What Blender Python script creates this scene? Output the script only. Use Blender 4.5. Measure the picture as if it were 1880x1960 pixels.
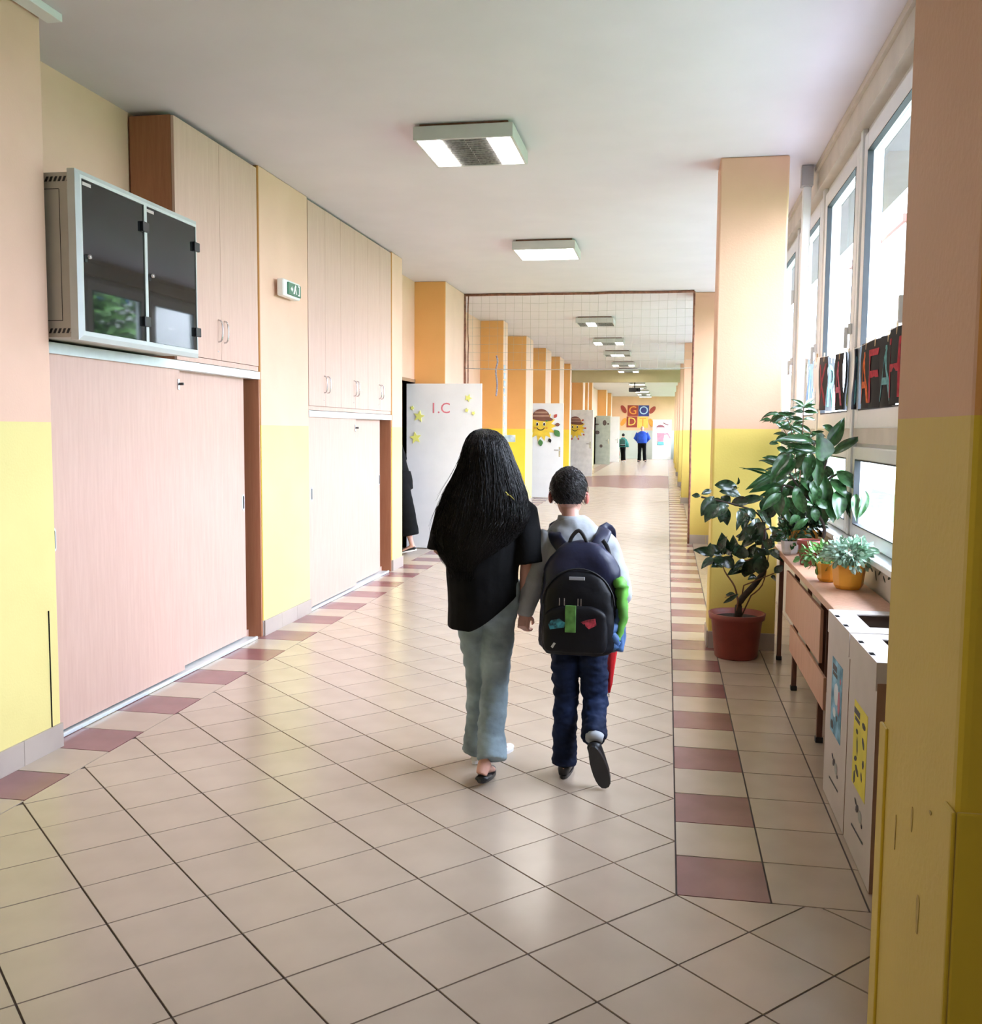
import bpy, bmesh, math, random
from mathutils import Vector, Matrix, noise
random.seed(11)
PI = math.pi
SC = bpy.context.scene
for o in list(bpy.data.objects): bpy.data.objects.remove(o)
C = SC.collection

# ------------------------------------------------------------------ camera
F_PX, YAW, PITCH, ROLL, CAM_H = 1858.77, 0.178574, 0.0846106, 0.00783326, 1.5083
cam = bpy.data.cameras.new('camera'); cam.sensor_fit = 'HORIZONTAL'; cam.sensor_width = 36.0
cam.lens = 36.0 * F_PX / 1880.0; cam.clip_start = 0.05; cam.clip_end = 300
co = bpy.data.objects.new('camera', cam); C.objects.link(co)
cy, sy, cp, sp = math.cos(YAW), math.sin(YAW), math.cos(PITCH), math.sin(PITCH)
fw = Vector((-sy*cp, cy*cp, -sp)); rt = Vector((cy, sy, 0)); up = rt.cross(fw)
cr, sr = math.cos(ROLL), math.sin(ROLL)
r2 = cr*rt + sr*up; u2 = -sr*rt + cr*up
co.matrix_world = Matrix(((r2.x, u2.x, -fw.x, 0), (r2.y, u2.y, -fw.y, 0), (r2.z, u2.z, -fw.z, CAM_H), (0, 0, 0, 1)))
SC.camera = co

# ------------------------------------------------------------------ sky, exposure
SC.view_settings.view_transform = 'Standard'; SC.view_settings.look = 'None'
SC.view_settings.exposure = 0.32; SC.view_settings.gamma = 1.0
SC.view_settings.use_curve_mapping = False
wd = bpy.data.worlds.new('sky'); SC.world = wd; wd.use_nodes = True
bg = wd.node_tree.nodes['Background']
bg.inputs['Color'].default_value = (0.76, 0.83, 1.0, 1)
SKY = 36.0       # overcast sky, three times brighter overhead than at the horizon
_n = wd.node_tree.nodes; _l = wd.node_tree.links
_tc = _n.new('ShaderNodeTexCoord'); _sx = _n.new('ShaderNodeSeparateXYZ'); _ma = _n.new('ShaderNodeMath'); _ma.operation = 'MULTIPLY_ADD'
_mx = _n.new('ShaderNodeMath'); _mx.operation = 'MAXIMUM'; _mx.inputs[1].default_value = 0.0
_l.new(_tc.outputs['Generated'], _sx.inputs[0]); _l.new(_sx.outputs['Z'], _mx.inputs[0]); _l.new(_mx.outputs[0], _ma.inputs[0])
_ma.inputs[1].default_value = SKY*2/3; _ma.inputs[2].default_value = SKY/3; _l.new(_ma.outputs[0], bg.inputs['Strength'])
LAMP = 14.0      # radiance of the lit lamp panels
for i, (y0, y1) in enumerate(((3.1, 5), (5, 8), (8, 15), (15, 53))):      # light portals in the window wall (they guide the sky light, they emit nothing)
    l = bpy.data.lights.new('window_portal', 'AREA'); l.shape = 'RECTANGLE'
    l.size = y1-y0; l.size_y = 2.3; l.cycles.is_portal = True
    o = bpy.data.objects.new('window_portal', l); C.objects.link(o)
    o.matrix_world = Matrix(((0, 0, 1, 1.16), (1, 0, 0, (y0+y1)/2), (0, 1, 0, 2.05), (0, 0, 0, 1)))

# ------------------------------------------------------------------ materials
def principled(name, col, rough=0.6, metal=0.0, spec=0.5):
    m = bpy.data.materials.new(name); m.use_nodes = True
    b = m.node_tree.nodes['Principled BSDF']
    b.inputs['Base Color'].default_value = (*col, 1); b.inputs['Roughness'].default_value = rough
    b.inputs['Metallic'].default_value = metal; b.inputs['Specular IOR Level'].default_value = spec
    return m, b, m.node_tree
def mat(name, col, rough=0.6, metal=0.0, spec=0.5, var=0.08, scale=6.0, bump=0.0, bscale=60.0, stretch=(1, 1, 1), col2=None, sheen=0.0):
    """procedural: noise between two tones of one colour, optional relief"""
    m, b, nt = principled(name, col, rough, metal, spec)
    tc = nt.nodes.new('ShaderNodeTexCoord'); mp = nt.nodes.new('ShaderNodeMapping')
    mp.inputs['Scale'].default_value = stretch
    nt.links.new(tc.outputs['Object'], mp.inputs['Vector'])
    n = nt.nodes.new('ShaderNodeTexNoise'); n.inputs['Scale'].default_value = scale; n.inputs['Detail'].default_value = 4
    nt.links.new(mp.outputs['Vector'], n.inputs['Vector'])
    r = nt.nodes.new('ShaderNodeValToRGB')
    c1 = tuple(max(0, c*(1-var)) for c in col); c2 = col2 or tuple(min(1, c*(1+var)) for c in col)
    r.color_ramp.elements[0].position = 0.35; r.color_ramp.elements[1].position = 0.65
    r.color_ramp.elements[0].color = (*c1, 1); r.color_ramp.elements[1].color = (*c2, 1)
    nt.links.new(n.outputs['Fac'], r.inputs['Fac']); nt.links.new(r.outputs['Color'], b.inputs['Base Color'])
    if bump:
        n2 = nt.nodes.new('ShaderNodeTexNoise'); n2.inputs['Scale'].default_value = bscale; n2.inputs['Detail'].default_value = 3
        nt.links.new(mp.outputs['Vector'], n2.inputs['Vector'])
        bp = nt.nodes.new('ShaderNodeBump'); bp.inputs['Strength'].default_value = bump; bp.inputs['Distance'].default_value = 0.01
        nt.links.new(n2.outputs['Fac'], bp.inputs['Height']); nt.links.new(bp.outputs['Normal'], b.inputs['Normal'])
    if sheen: b.inputs['Sheen Weight'].default_value = sheen
    return m
def emis(name, col, s):
    m, b, nt = principled(name, col, 0.5)
    b.inputs['Emission Color'].default_value = (*col, 1); b.inputs['Emission Strength'].default_value = s
    return m
def glassmat(name, tint=(1, 1, 1), gloss=0.06):
    m = bpy.data.materials.new(name); m.use_nodes = True; nt = m.node_tree; nt.nodes.clear()
    out = nt.nodes.new('ShaderNodeOutputMaterial'); mx = nt.nodes.new('ShaderNodeMixShader')
    t = nt.nodes.new('ShaderNodeBsdfTransparent'); t.inputs['Color'].default_value = (*tint, 1)
    g = nt.nodes.new('ShaderNodeBsdfGlossy'); g.inputs['Roughness'].default_value = 0.01
    fr = nt.nodes.new('ShaderNodeFresnel'); fr.inputs['IOR'].default_value = 1.45
    ge = nt.nodes.new('ShaderNodeNewGeometry'); iv = nt.nodes.new('ShaderNodeMath'); iv.operation = 'SUBTRACT'; iv.inputs[0].default_value = 1
    ml = nt.nodes.new('ShaderNodeMath'); ml.operation = 'MULTIPLY'        # reflect on the outer faces only: one clean pane
    nt.links.new(ge.outputs['Backfacing'], iv.inputs[1]); nt.links.new(fr.outputs['Fac'], ml.inputs[0]); nt.links.new(iv.outputs[0], ml.inputs[1])
    nt.links.new(ml.outputs[0], mx.inputs['Fac']); nt.links.new(t.outputs[0], mx.inputs[1])
    nt.links.new(g.outputs[0], mx.inputs[2]); nt.links.new(mx.outputs[0], out.inputs['Surface'])
    return m
PAINT_Z = 1.527
def wallpaint(name, upper, lower, z=PAINT_Z):
    """two-tone wall paint: peach above the line, yellow dado below it"""
    m, b, nt = principled(name, upper, 0.55, 0, 0.3)
    g = nt.nodes.new('ShaderNodeNewGeometry'); sx = nt.nodes.new('ShaderNodeSeparateXYZ')
    nt.links.new(g.outputs['Position'], sx.inputs[0])
    lt = nt.nodes.new('ShaderNodeMath'); lt.operation = 'LESS_THAN'; lt.inputs[1].default_value = z
    nt.links.new(sx.outputs['Z'], lt.inputs[0])
    n = nt.nodes.new('ShaderNodeTexNoise'); n.inputs['Scale'].default_value = 1.6; n.inputs['Detail'].default_value = 5
    nt.links.new(g.outputs['Position'], n.inputs['Vector'])
    mx = nt.nodes.new('ShaderNodeMix'); mx.data_type = 'RGBA'
    mx.inputs[6].default_value = (*upper, 1); mx.inputs[7].default_value = (*lower, 1)
    nt.links.new(lt.outputs[0], mx.inputs[0])
    mv = nt.nodes.new('ShaderNodeMix'); mv.data_type = 'RGBA'; mv.blend_type = 'MULTIPLY'
    rp = nt.nodes.new('ShaderNodeValToRGB'); rp.color_ramp.elements[0].color = (.93, .92, .90, 1); rp.color_ramp.elements[1].color = (1, 1, 1, 1)
    rp.color_ramp.elements[0].position = .35; rp.color_ramp.elements[1].position = .6
    nt.links.new(n.outputs['Fac'], rp.inputs['Fac']); mv.inputs[0].default_value = 1
    nt.links.new(mx.outputs[2], mv.inputs[6]); nt.links.new(rp.outputs['Color'], mv.inputs[7])
    nt.links.new(mv.outputs[2], b.inputs['Base Color'])
    n2 = nt.nodes.new('ShaderNodeTexNoise'); n2.inputs['Scale'].default_value = 90
    nt.links.new(g.outputs['Position'], n2.inputs['Vector'])
    bp = nt.nodes.new('ShaderNodeBump'); bp.inputs['Strength'].default_value = .12; bp.inputs['Distance'].default_value = .005
    nt.links.new(n2.outputs['Fac'], bp.inputs['Height']); nt.links.new(bp.outputs['Normal'], b.inputs['Normal'])
    return m
def woodmat(name, c1, c2, rough=.45):
    m, b, nt = principled(name, c1, rough, 0, .4)
    tc = nt.nodes.new('ShaderNodeTexCoord'); mp = nt.nodes.new('ShaderNodeMapping'); mp.inputs['Scale'].default_value = (9, 9, .7)
    nt.links.new(tc.outputs['Object'], mp.inputs['Vector'])
    n = nt.nodes.new('ShaderNodeTexNoise'); n.inputs['Scale'].default_value = 5; n.inputs['Detail'].default_value = 8; n.inputs['Roughness'].default_value = .65
    nt.links.new(mp.outputs[0], n.inputs['Vector'])
    r = nt.nodes.new('ShaderNodeValToRGB'); r.color_ramp.elements[0].position = .35; r.color_ramp.elements[1].position = .68
    r.color_ramp.elements[0].color = (*c1, 1); r.color_ramp.elements[1].color = (*c2, 1)
    nt.links.new(n.outputs['Fac'], r.inputs['Fac']); nt.links.new(r.outputs['Color'], b.inputs['Base Color'])
    return m

M = {}
M['wall'] = wallpaint('wall_paint', (.83, .55, .41), (.82, .71, .29))
M['wall_right'] = wallpaint('pier_paint', (.74, .45, .30), (.74, .56, .14))
M['wall_side'] = wallpaint('shaded_side_paint', (.82, .42, .14), (.84, .62, .06))  # same wall paint, with the warm shade of faces turned from the windows painted in
M['wall_end'] = wallpaint('end_wall_paint', (.85, .56, .34), (.60, .66, .62))
M['window_wall'] = mat('window_wall_plaster', (.62, .57, .50), .8, var=.06, scale=5, bump=.1)
M['beam'] = mat('shaded_beam_paint', (.50, .42, .24), .7, var=.05, scale=2)  # olive because the weaker light on the beam is put into the colour
M['ceiling'] = mat('ceiling_white', (.70, .655, .685), .85, var=.02, scale=2.5)
M['tile'] = mat('beige_tile', (.49, .39, .305), .24, spec=.5, var=.05, scale=3.5)
M['tile_purple'] = mat('purple_tile', (.26, .115, .115), .26, spec=.5, var=.09, scale=4)
M['grout'] = mat('grout', (.10, .075, .07), .9, var=.15, scale=8)
M['skirt'] = mat('skirting_tile', (.45, .38, .33), .4, var=.05, scale=6)
M['wood'] = woodmat('beech_laminate', (.62, .41, .33), (.68, .47, .385))
M['wood_dark'] = woodmat('beech_laminate_side', (.36, .14, .07), (.42, .18, .09))
M['wood_desk'] = woodmat('desk_laminate', (.50, .27, .17), (.60, .35, .24))
M['alu'] = mat('aluminium', (.68, .76, .78), .35, .3, var=.03, scale=20)
M['chrome'] = mat('chrome', (.62, .62, .64), .22, .9, var=.03, scale=20)
M['black'] = mat('black_plastic', (.012, .012, .014), .4, var=.2, scale=20)
M['void'] = mat('dark_gap', (.006, .006, .006), .95, spec=.05, var=.1)
M['rack'] = mat('rack_paint', (.50, .49, .43), .4, var=.03, scale=9)
M['rack_front'] = mat('rack_front_paint', (.58, .62, .60), .35, var=.03, scale=9)
M['darkglass'] = mat('smoked_glass', (.012, .013, .013), .03, spec=.45, var=.3, scale=5)
M['white'] = mat('white_paint', (.88, .87, .86), .4, var=.02, scale=5)
M['upvc'] = mat('window_plastic', (.80, .82, .84), .3, var=.02, scale=7)
M['sash_seal'] = mat('rubber_seal', (.03, .035, .04), .6, var=.1)
M['pane'] = glassmat('window_glass', (.97, .99, 1))
M['lamp_on'] = emis('lamp_panel_lit', (1, .97, .93), LAMP)
M['lamp_off'] = mat('lamp_louvre_unlit', (.35, .34, .33), .35, .5, var=.25, scale=60)
M['lamp_body'] = mat('lamp_housing', (.58, .56, .55), .45, var=.03, scale=9)
M['rust'] = mat('brown_rope', (.23, .09, .055), .8, var=.3, scale=25, bump=.3)
M['netcord'] = mat('net_cord', (.38, .36, .34), .8, var=.1, scale=20)
M['terracotta'] = mat('terracotta', (.24, .045, .03), .5, var=.12, scale=9, bump=.1)
M['orange_pot'] = mat('orange_plastic', (.88, .40, .045), .35, var=.05, scale=9)
M['soil'] = mat('soil', (.02, .014, .01), .95, var=.4, scale=60, bump=.6)
M['bark'] = mat('bark', (.045, .03, .022), .85, var=.3, scale=30, bump=.4)
M['twig'] = mat('twig', (.16, .07, .03), .8, var=.2, scale=30)
M['leaf_dark'] = mat('fig_leaf', (.018, .040, .018), .24, spec=.6, var=.45, scale=5)
M['leaf_mid'] = mat('broad_leaf', (.024, .075, .022), .26, spec=.6, var=.45, scale=5)
M['leaf_light'] = mat('light_leaf', (.16, .36, .10), .4, var=.35, scale=9)
M['cardboard'] = mat('cardboard', (.30, .17, .11), .85, var=.06, scale=12)
M['cardwhite'] = mat('white_coated_card', (.56, .50, .47), .6, var=.03, scale=8)
M['steel_brown'] = mat('brown_steel_tube', (.13, .055, .035), .45, .2, var=.12)
M['skin'] = mat('skin', (.66, .36, .28), .5, var=.06, scale=15)
M['skin_red'] = mat('skin_ear', (.60, .16, .12), .5, var=.06, scale=15)
M['hair'] = mat('dark_hair', (.006, .0045, .0045), .36, spec=.28, var=.5, scale=22, bump=.9, bscale=40, stretch=(6, 6, .4))
M['hair_boy'] = mat('short_dark_hair', (.012, .008, .008), .5, spec=.3, var=.5, scale=70, bump=.8, bscale=120)
M['black_cloth'] = mat('black_cotton', (.005, .005, .0055), .85, spec=.15, var=.25, scale=12, bump=.25, bscale=30)
M['denim'] = mat('light_denim', (.26, .345, .39), .8, var=.28, scale=7, bump=.4, bscale=22)
M['navy_denim'] = mat('navy_denim', (.007, .014, .042), .8, spec=.2, var=.45, scale=7, bump=.4, bscale=22)
M['grey_jersey'] = mat('grey_jersey', (.36, .38, .40), .85, var=.08, scale=12, bump=.3, bscale=20)
M['navy_nylon'] = mat('navy_nylon', (.014, .016, .040), .42, spec=.35, var=.35, scale=6, bump=.4, bscale=14)
M['black_nylon'] = mat('black_nylon', (.005, .005, .007), .5, spec=.25, var=.3, scale=6, bump=.4, bscale=14)
M['webbing'] = mat('black_webbing', (.01, .01, .012), .6, var=.2, scale=50)
M['red_cloth'] = mat('red_cloth', (.62, .015, .02), .5, var=.15, scale=14)
M['green_cloth'] = mat('green_nylon', (.13, .40, .06), .5, var=.35, scale=14)
M['blue_cloth'] = mat('blue_cloth', (.05, .12, .28), .6, var=.4, scale=14)

# ------------------------------------------------------------------ helpers
def link(o, parent=None):
    C.objects.link(o)
    if parent is not None: o.parent = parent
    return o
def mesh_obj(name, bm, m, parent=None, smooth=False, bevel=0.0, seg=2):
    me = bpy.data.meshes.new(name); bmesh.ops.recalc_face_normals(bm, faces=bm.faces) if bm.faces else None
    bm.to_mesh(me); bm.free()
    for mm in (m if isinstance(m, (list, tuple)) else [m]): me.materials.append(mm)
    if smooth:
        for p in me.polygons: p.use_smooth = True
    o = bpy.data.objects.new(name, me); link(o, parent)
    if bevel:
        md = o.modifiers.new('bevel', 'BEVEL'); md.width = bevel; md.segments = seg; md.limit_method = 'ANGLE'
        md.harden_normals = False
    return o
def tag(o, label=None, cat=None, group=None, kind=None):
    if label: o['label'] = label
    if cat: o['category'] = cat
    if group: o['group'] = group
    if kind: o['kind'] = kind
    return o
def thing(name, label, cat, loc=(0, 0, 0), rz=0.0, group=None):
    o = bpy.data.objects.new(name, None); o.empty_display_size = .1; C.objects.link(o)
    o.location = loc; o.rotation_euler = (0, 0, rz)
    return tag(o, label, cat, group)
def bx(bm, x0, x1, y0, y1, z0, z1, mi=0):
    v = [bm.verts.new((x, y, z)) for z in (z0, z1) for y in (y0, y1) for x in (x0, x1)]
    for f in ((0, 1, 3, 2), (4, 6, 7, 5), (0, 4, 5, 1), (2, 3, 7, 6), (0, 2, 6, 4), (1, 5, 7, 3)):
        fc = bm.faces.new([v[i] for i in f]); fc.material_index = mi
    return bm
def box(*a, **k): return bx(bmesh.new(), *a, **k)
def boxes(L):
    bm = bmesh.new()
    for b in L: bx(bm, *b)
    return bm
def B(name, x0, x1, y0, y1, z0, z1, m, parent=None, bevel=0.0):
    """box part, coordinates in world metres; parent at the origin or at parent.location"""
    px, py, pz = parent.location if parent is not None else (0, 0, 0)
    return mesh_obj(name, box(x0-px, x1-px, y0-py, y1-py, z0-pz, z1-pz), m, parent, bevel=bevel)
def frame_of(t, ref=(0, 0, 1)):
    t = Vector(t).normalized(); r = Vector(ref)
    if abs(t.dot(r)) > .95: r = Vector((0, 1, 0))
    a = t.cross(r).normalized(); b = a.cross(t).normalized()
    return a, b
def loft(bm, pts, rad, seg=12, ref=(0, 0, 1), cap=True, mi=0):
    """elliptic tube through pts; rad = (a across, b up) per point"""
    pts = [Vector(p) for p in pts]; rings = []
    for i, p in enumerate(pts):
        t = (pts[min(i+1, len(pts)-1)] - pts[max(i-1, 0)])
        a, b = frame_of(t, ref); r = rad[i] if isinstance(rad[i], (tuple, list)) else (rad[i], rad[i])
        rings.append([bm.verts.new(p + a*(r[0]*math.cos(2*PI*k/seg)) + b*(r[1]*math.sin(2*PI*k/seg))) for k in range(seg)])
    for i in range(len(rings)-1):
        for k in range(seg):
            f = bm.faces.new((rings[i][k], rings[i][(k+1) % seg], rings[i+1][(k+1) % seg], rings[i+1][k])); f.material_index = mi
    if cap:
        bm.faces.new(rings[0][::-1]).material_index = mi; bm.faces.new(rings[-1]).material_index = mi
    return bm
def tube(pts, r, seg=8): return loft(bmesh.new(), pts, [r]*len(pts), seg)
def smoothpath(P, n=4):
    """Catmull-Rom through the points"""
    P = [Vector(p) for p in P]; out = []
    for i in range(len(P)-1):
        a, b, c, d = P[max(i-1, 0)], P[i], P[i+1], P[min(i+2, len(P)-1)]
        for k in range(n):
            t = k/n
            out.append(.5*((2*b) + (c-a)*t + (2*a-5*b+4*c-d)*t*t + (3*b-a-3*c+d)*t*t*t))
    out.append(P[-1]); return out
def lathe(bm, prof, seg=32, cx=0, cy=0, cz=0):
    rings = [[bm.verts.new((cx+r*math.cos(2*PI*k/seg), cy+r*math.sin(2*PI*k/seg), cz+z)) for k in range(seg)] for r, z in prof]
    for i in range(len(rings)-1):
        for k in range(seg): bm.faces.new((rings[i][k], rings[i][(k+1) % seg], rings[i+1][(k+1) % seg], rings[i+1][k]))
    if prof[0][0] > 1e-4: bm.faces.new(rings[0][::-1])
    if prof[-1][0] > 1e-4: bm.faces.new(rings[-1])
    return bm
def ball(bm, c, r, rot=None, u=16, v=10):
    mtx = Matrix.Translation(Vector(c)) @ (rot.to_4x4() if rot else Matrix.Identity(4)) @ Matrix.Diagonal((r[0], r[1], r[2], 1))
    bmesh.ops.create_uvsphere(bm, u_segments=u, v_segments=v, radius=1, matrix=mtx); return bm
def prism(poly, origin, ux, uy, depth):
    """extruded outline: poly in (u,v), plane through origin with axes ux, uy"""
    bm = bmesh.new(); o = Vector(origin); ux = Vector(ux); uy = Vector(uy); n = ux.cross(uy).normalized()*depth
    a = [bm.verts.new(o+ux*u+uy*v) for u, v in poly]; b = [bm.verts.new(o+ux*u+uy*v+n) for u, v in poly]
    bm.faces.new(a); bm.faces.new(b[::-1])
    for i in range(len(poly)):
        j = (i+1) % len(poly); bm.faces.new((a[i], b[i], b[j], a[j]))
    return bm
def poly_at(name, poly, origin, ux, uy, depth, m, parent):
    p = Vector(parent.location) if parent is not None else Vector((0, 0, 0))
    return mesh_obj(name, prism(poly, Vector(origin)-p, ux, uy, depth), m, parent)
def remesh(name, bm, m, voxel, parent=None, smooth=6, fac=.5):
    me = bpy.data.meshes.new(name+'_raw'); bm.to_mesh(me); bm.free()
    o = bpy.data.objects.new(name, me); C.objects.link(o)
    r = o.modifiers.new('r', 'REMESH'); r.mode = 'VOXEL'; r.voxel_size = voxel
    s = o.modifiers.new('s', 'SMOOTH'); s.factor = fac; s.iterations = smooth
    dg = bpy.context.evaluated_depsgraph_get()
    new = bpy.data.meshes.new_from_object(o.evaluated_get(dg)); o.modifiers.clear()
    old = o.data; o.data = new; bpy.data.meshes.remove(old); new.name = name
    new.materials.clear()
    for mm in (m if isinstance(m, (list, tuple)) else [m]): new.materials.append(mm)
    for p in new.polygons: p.use_smooth = True
    if parent is not None: o.parent = parent
    return o
def wrinkle(o, amp, scale, stretch=(1, 1, 1)):
    n = len(o.data.vertices); co = [0.0]*(3*n); no = [0.0]*(3*n)
    o.data.vertices.foreach_get('co', co); o.data.vertices.foreach_get('normal', no)
    for i in range(0, 3*n, 3):
        p = Vector((co[i]*stretch[0], co[i+1]*stretch[1], co[i+2]*stretch[2]))*scale
        h = amp*(.45 + noise.noise(p) + .5*noise.noise(p*2.1)); co[i] += no[i]*h; co[i+1] += no[i+1]*h; co[i+2] += no[i+2]*h
    o.data.vertices.foreach_set('co', co); o.data.update()
def text_mesh(s, size):
    cu = bpy.data.curves.new('t', 'FONT'); cu.body = s; cu.size = size; cu.extrude = .001; cu.resolution_u = 3
    cu.align_x = 'CENTER'; cu.align_y = 'CENTER'
    o = bpy.data.objects.new('t', cu); C.objects.link(o); dg = bpy.context.evaluated_depsgraph_get(); dg.update()
    me = bpy.data.meshes.new_from_object(o.evaluated_get(dg)); bpy.data.objects.remove(o); return me
def text(name, s, size, loc, ux, uy, m, parent):
    me = text_mesh(s, size); me.materials.clear(); me.materials.append(m)
    o = bpy.data.objects.new(name, me); link(o, parent)
    ux = Vector(ux).normalized(); uy = Vector(uy).normalized(); n = ux.cross(uy)
    p = Vector(loc) - (Vector(parent.location) if parent is not None else Vector())
    o.matrix_local = Matrix(((ux.x, uy.x, n.x, p.x), (ux.y, uy.y, n.y, p.y), (ux.z, uy.z, n.z, p.z), (0, 0, 0, 1)))
    return o
def copy_tree(o, parent=None):
    c = o.copy(); C.objects.link(c)
    if parent is not None: c.parent = parent
    for ch in list(o.children): copy_tree(ch, c)
    return c

# plant stems, leaves (base, tip, width) and hanging sheets, metres
FIG=[((0.222, 6.484, 1.085), (0.165, 6.491, 1.09), 0.028), ((0.228, 6.533, 1.095), (0.301, 6.573, 1.122), 0.031), ((0.343, 6.517, 1.117), (0.491, 6.554, 1.095), 0.059), ((0.299, 6.318, 1.097), (0.223, 6.277, 0.975), 0.069), ((0.411, 6.574, 1.014), (0.271, 6.564, 1.025), 0.048), ((0.427, 6.562, 1.038), (0.551, 6.461, 1.066), 0.055), ((0.394, 6.441, 1.019), (0.296, 6.363, 0.96), 0.055), ((0.369, 6.462, 0.999), (0.353, 6.44, 0.919), 0.055), ((0.463, 6.314, 1.013), (0.451, 6.231, 0.932), 0.037), ((0.503, 6.388, 1.012), (0.577, 6.424, 0.962), 0.046), ((0.584, 6.524, 0.999), (0.67, 6.432, 0.901), 0.041), ((0.449, 6.533, 1.131), (0.455, 6.437, 1.153), 0.02), ((0.529, 6.483, 0.974), (0.49, 6.384, 0.874), 0.046), ((0.568, 6.31, 0.91), (0.454, 6.339, 0.815), 0.055), ((0.573, 6.369, 0.922), (0.501, 6.285, 0.831), 0.055), ((0.647, 6.585, 0.867), (0.599, 6.613, 0.752), 0.074), ((0.653, 6.391, 0.904), (0.72, 6.434, 0.83), 0.046), ((0.695, 6.461, 0.889), (0.821, 6.456, 0.83), 0.051), ((0.694, 6.367, 0.859), (0.841, 6.407, 0.814), 0.055), ((0.588, 6.503, 0.819), (0.454, 6.548, 0.824), 0.046), ((0.383, 6.56, 0.705), (0.267, 6.491, 0.724), 0.055), ((0.383, 6.411, 0.715), (0.357, 6.319, 0.855), 0.074), ((0.392, 6.351, 0.723), (0.434, 6.242, 0.817), 0.051), ((0.365, 6.394, 0.698), (0.444, 6.377, 0.636), 0.064), ((0.343, 6.311, 0.726), (0.289, 6.306, 0.792), 0.046), ((0.335, 6.405, 0.683), (0.233, 6.337, 0.639), 0.057), ((0.498, 6.539, 0.675), (0.452, 6.501, 0.784), 0.055), ((0.505, 6.398, 0.693), (0.482, 6.36, 0.782), 0.064), ((0.557, 6.507, 0.69), (0.567, 6.397, 0.785), 0.055), ((0.546, 6.583, 0.652), (0.442, 6.467, 0.6), 0.055), ((0.532, 6.52, 0.669), (0.529, 6.544, 0.546), 0.069), ((0.6, 6.315, 0.725), (0.596, 6.329, 0.603), 0.087), ((0.618, 6.413, 0.695), (0.58, 6.391, 0.768), 0.064), ((0.649, 6.313, 0.762), (0.719, 6.2, 0.717), 0.048), ((0.628, 6.361, 0.764), (0.687, 6.403, 0.819), 0.055), ((0.693, 6.365, 0.61), (0.74, 6.374, 0.659), 0.041), ((0.69, 6.57, 0.557), (0.735, 6.61, 0.53), 0.037), ((0.587, 6.406, 0.578), (0.53, 6.347, 0.571), 0.037), ((0.463, 6.457, 0.447), (0.398, 6.469, 0.443), 0.026), ((0.472, 6.34, 0.472), (0.375, 6.347, 0.404), 0.022), ((0.416, 6.533, 1.04), (0.355, 6.559, 1.082), 0.055), ((0.606, 6.32, 0.822), (0.679, 6.361, 0.775), 0.055), ((0.555, 6.336, 0.872), (0.615, 6.273, 0.941), 0.055), ((0.647, 6.481, 1.093), (0.619, 6.517, 0.982), 0.055), ((0.692, 6.405, 1.046), (0.648, 6.442, 0.953), 0.055)]
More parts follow.
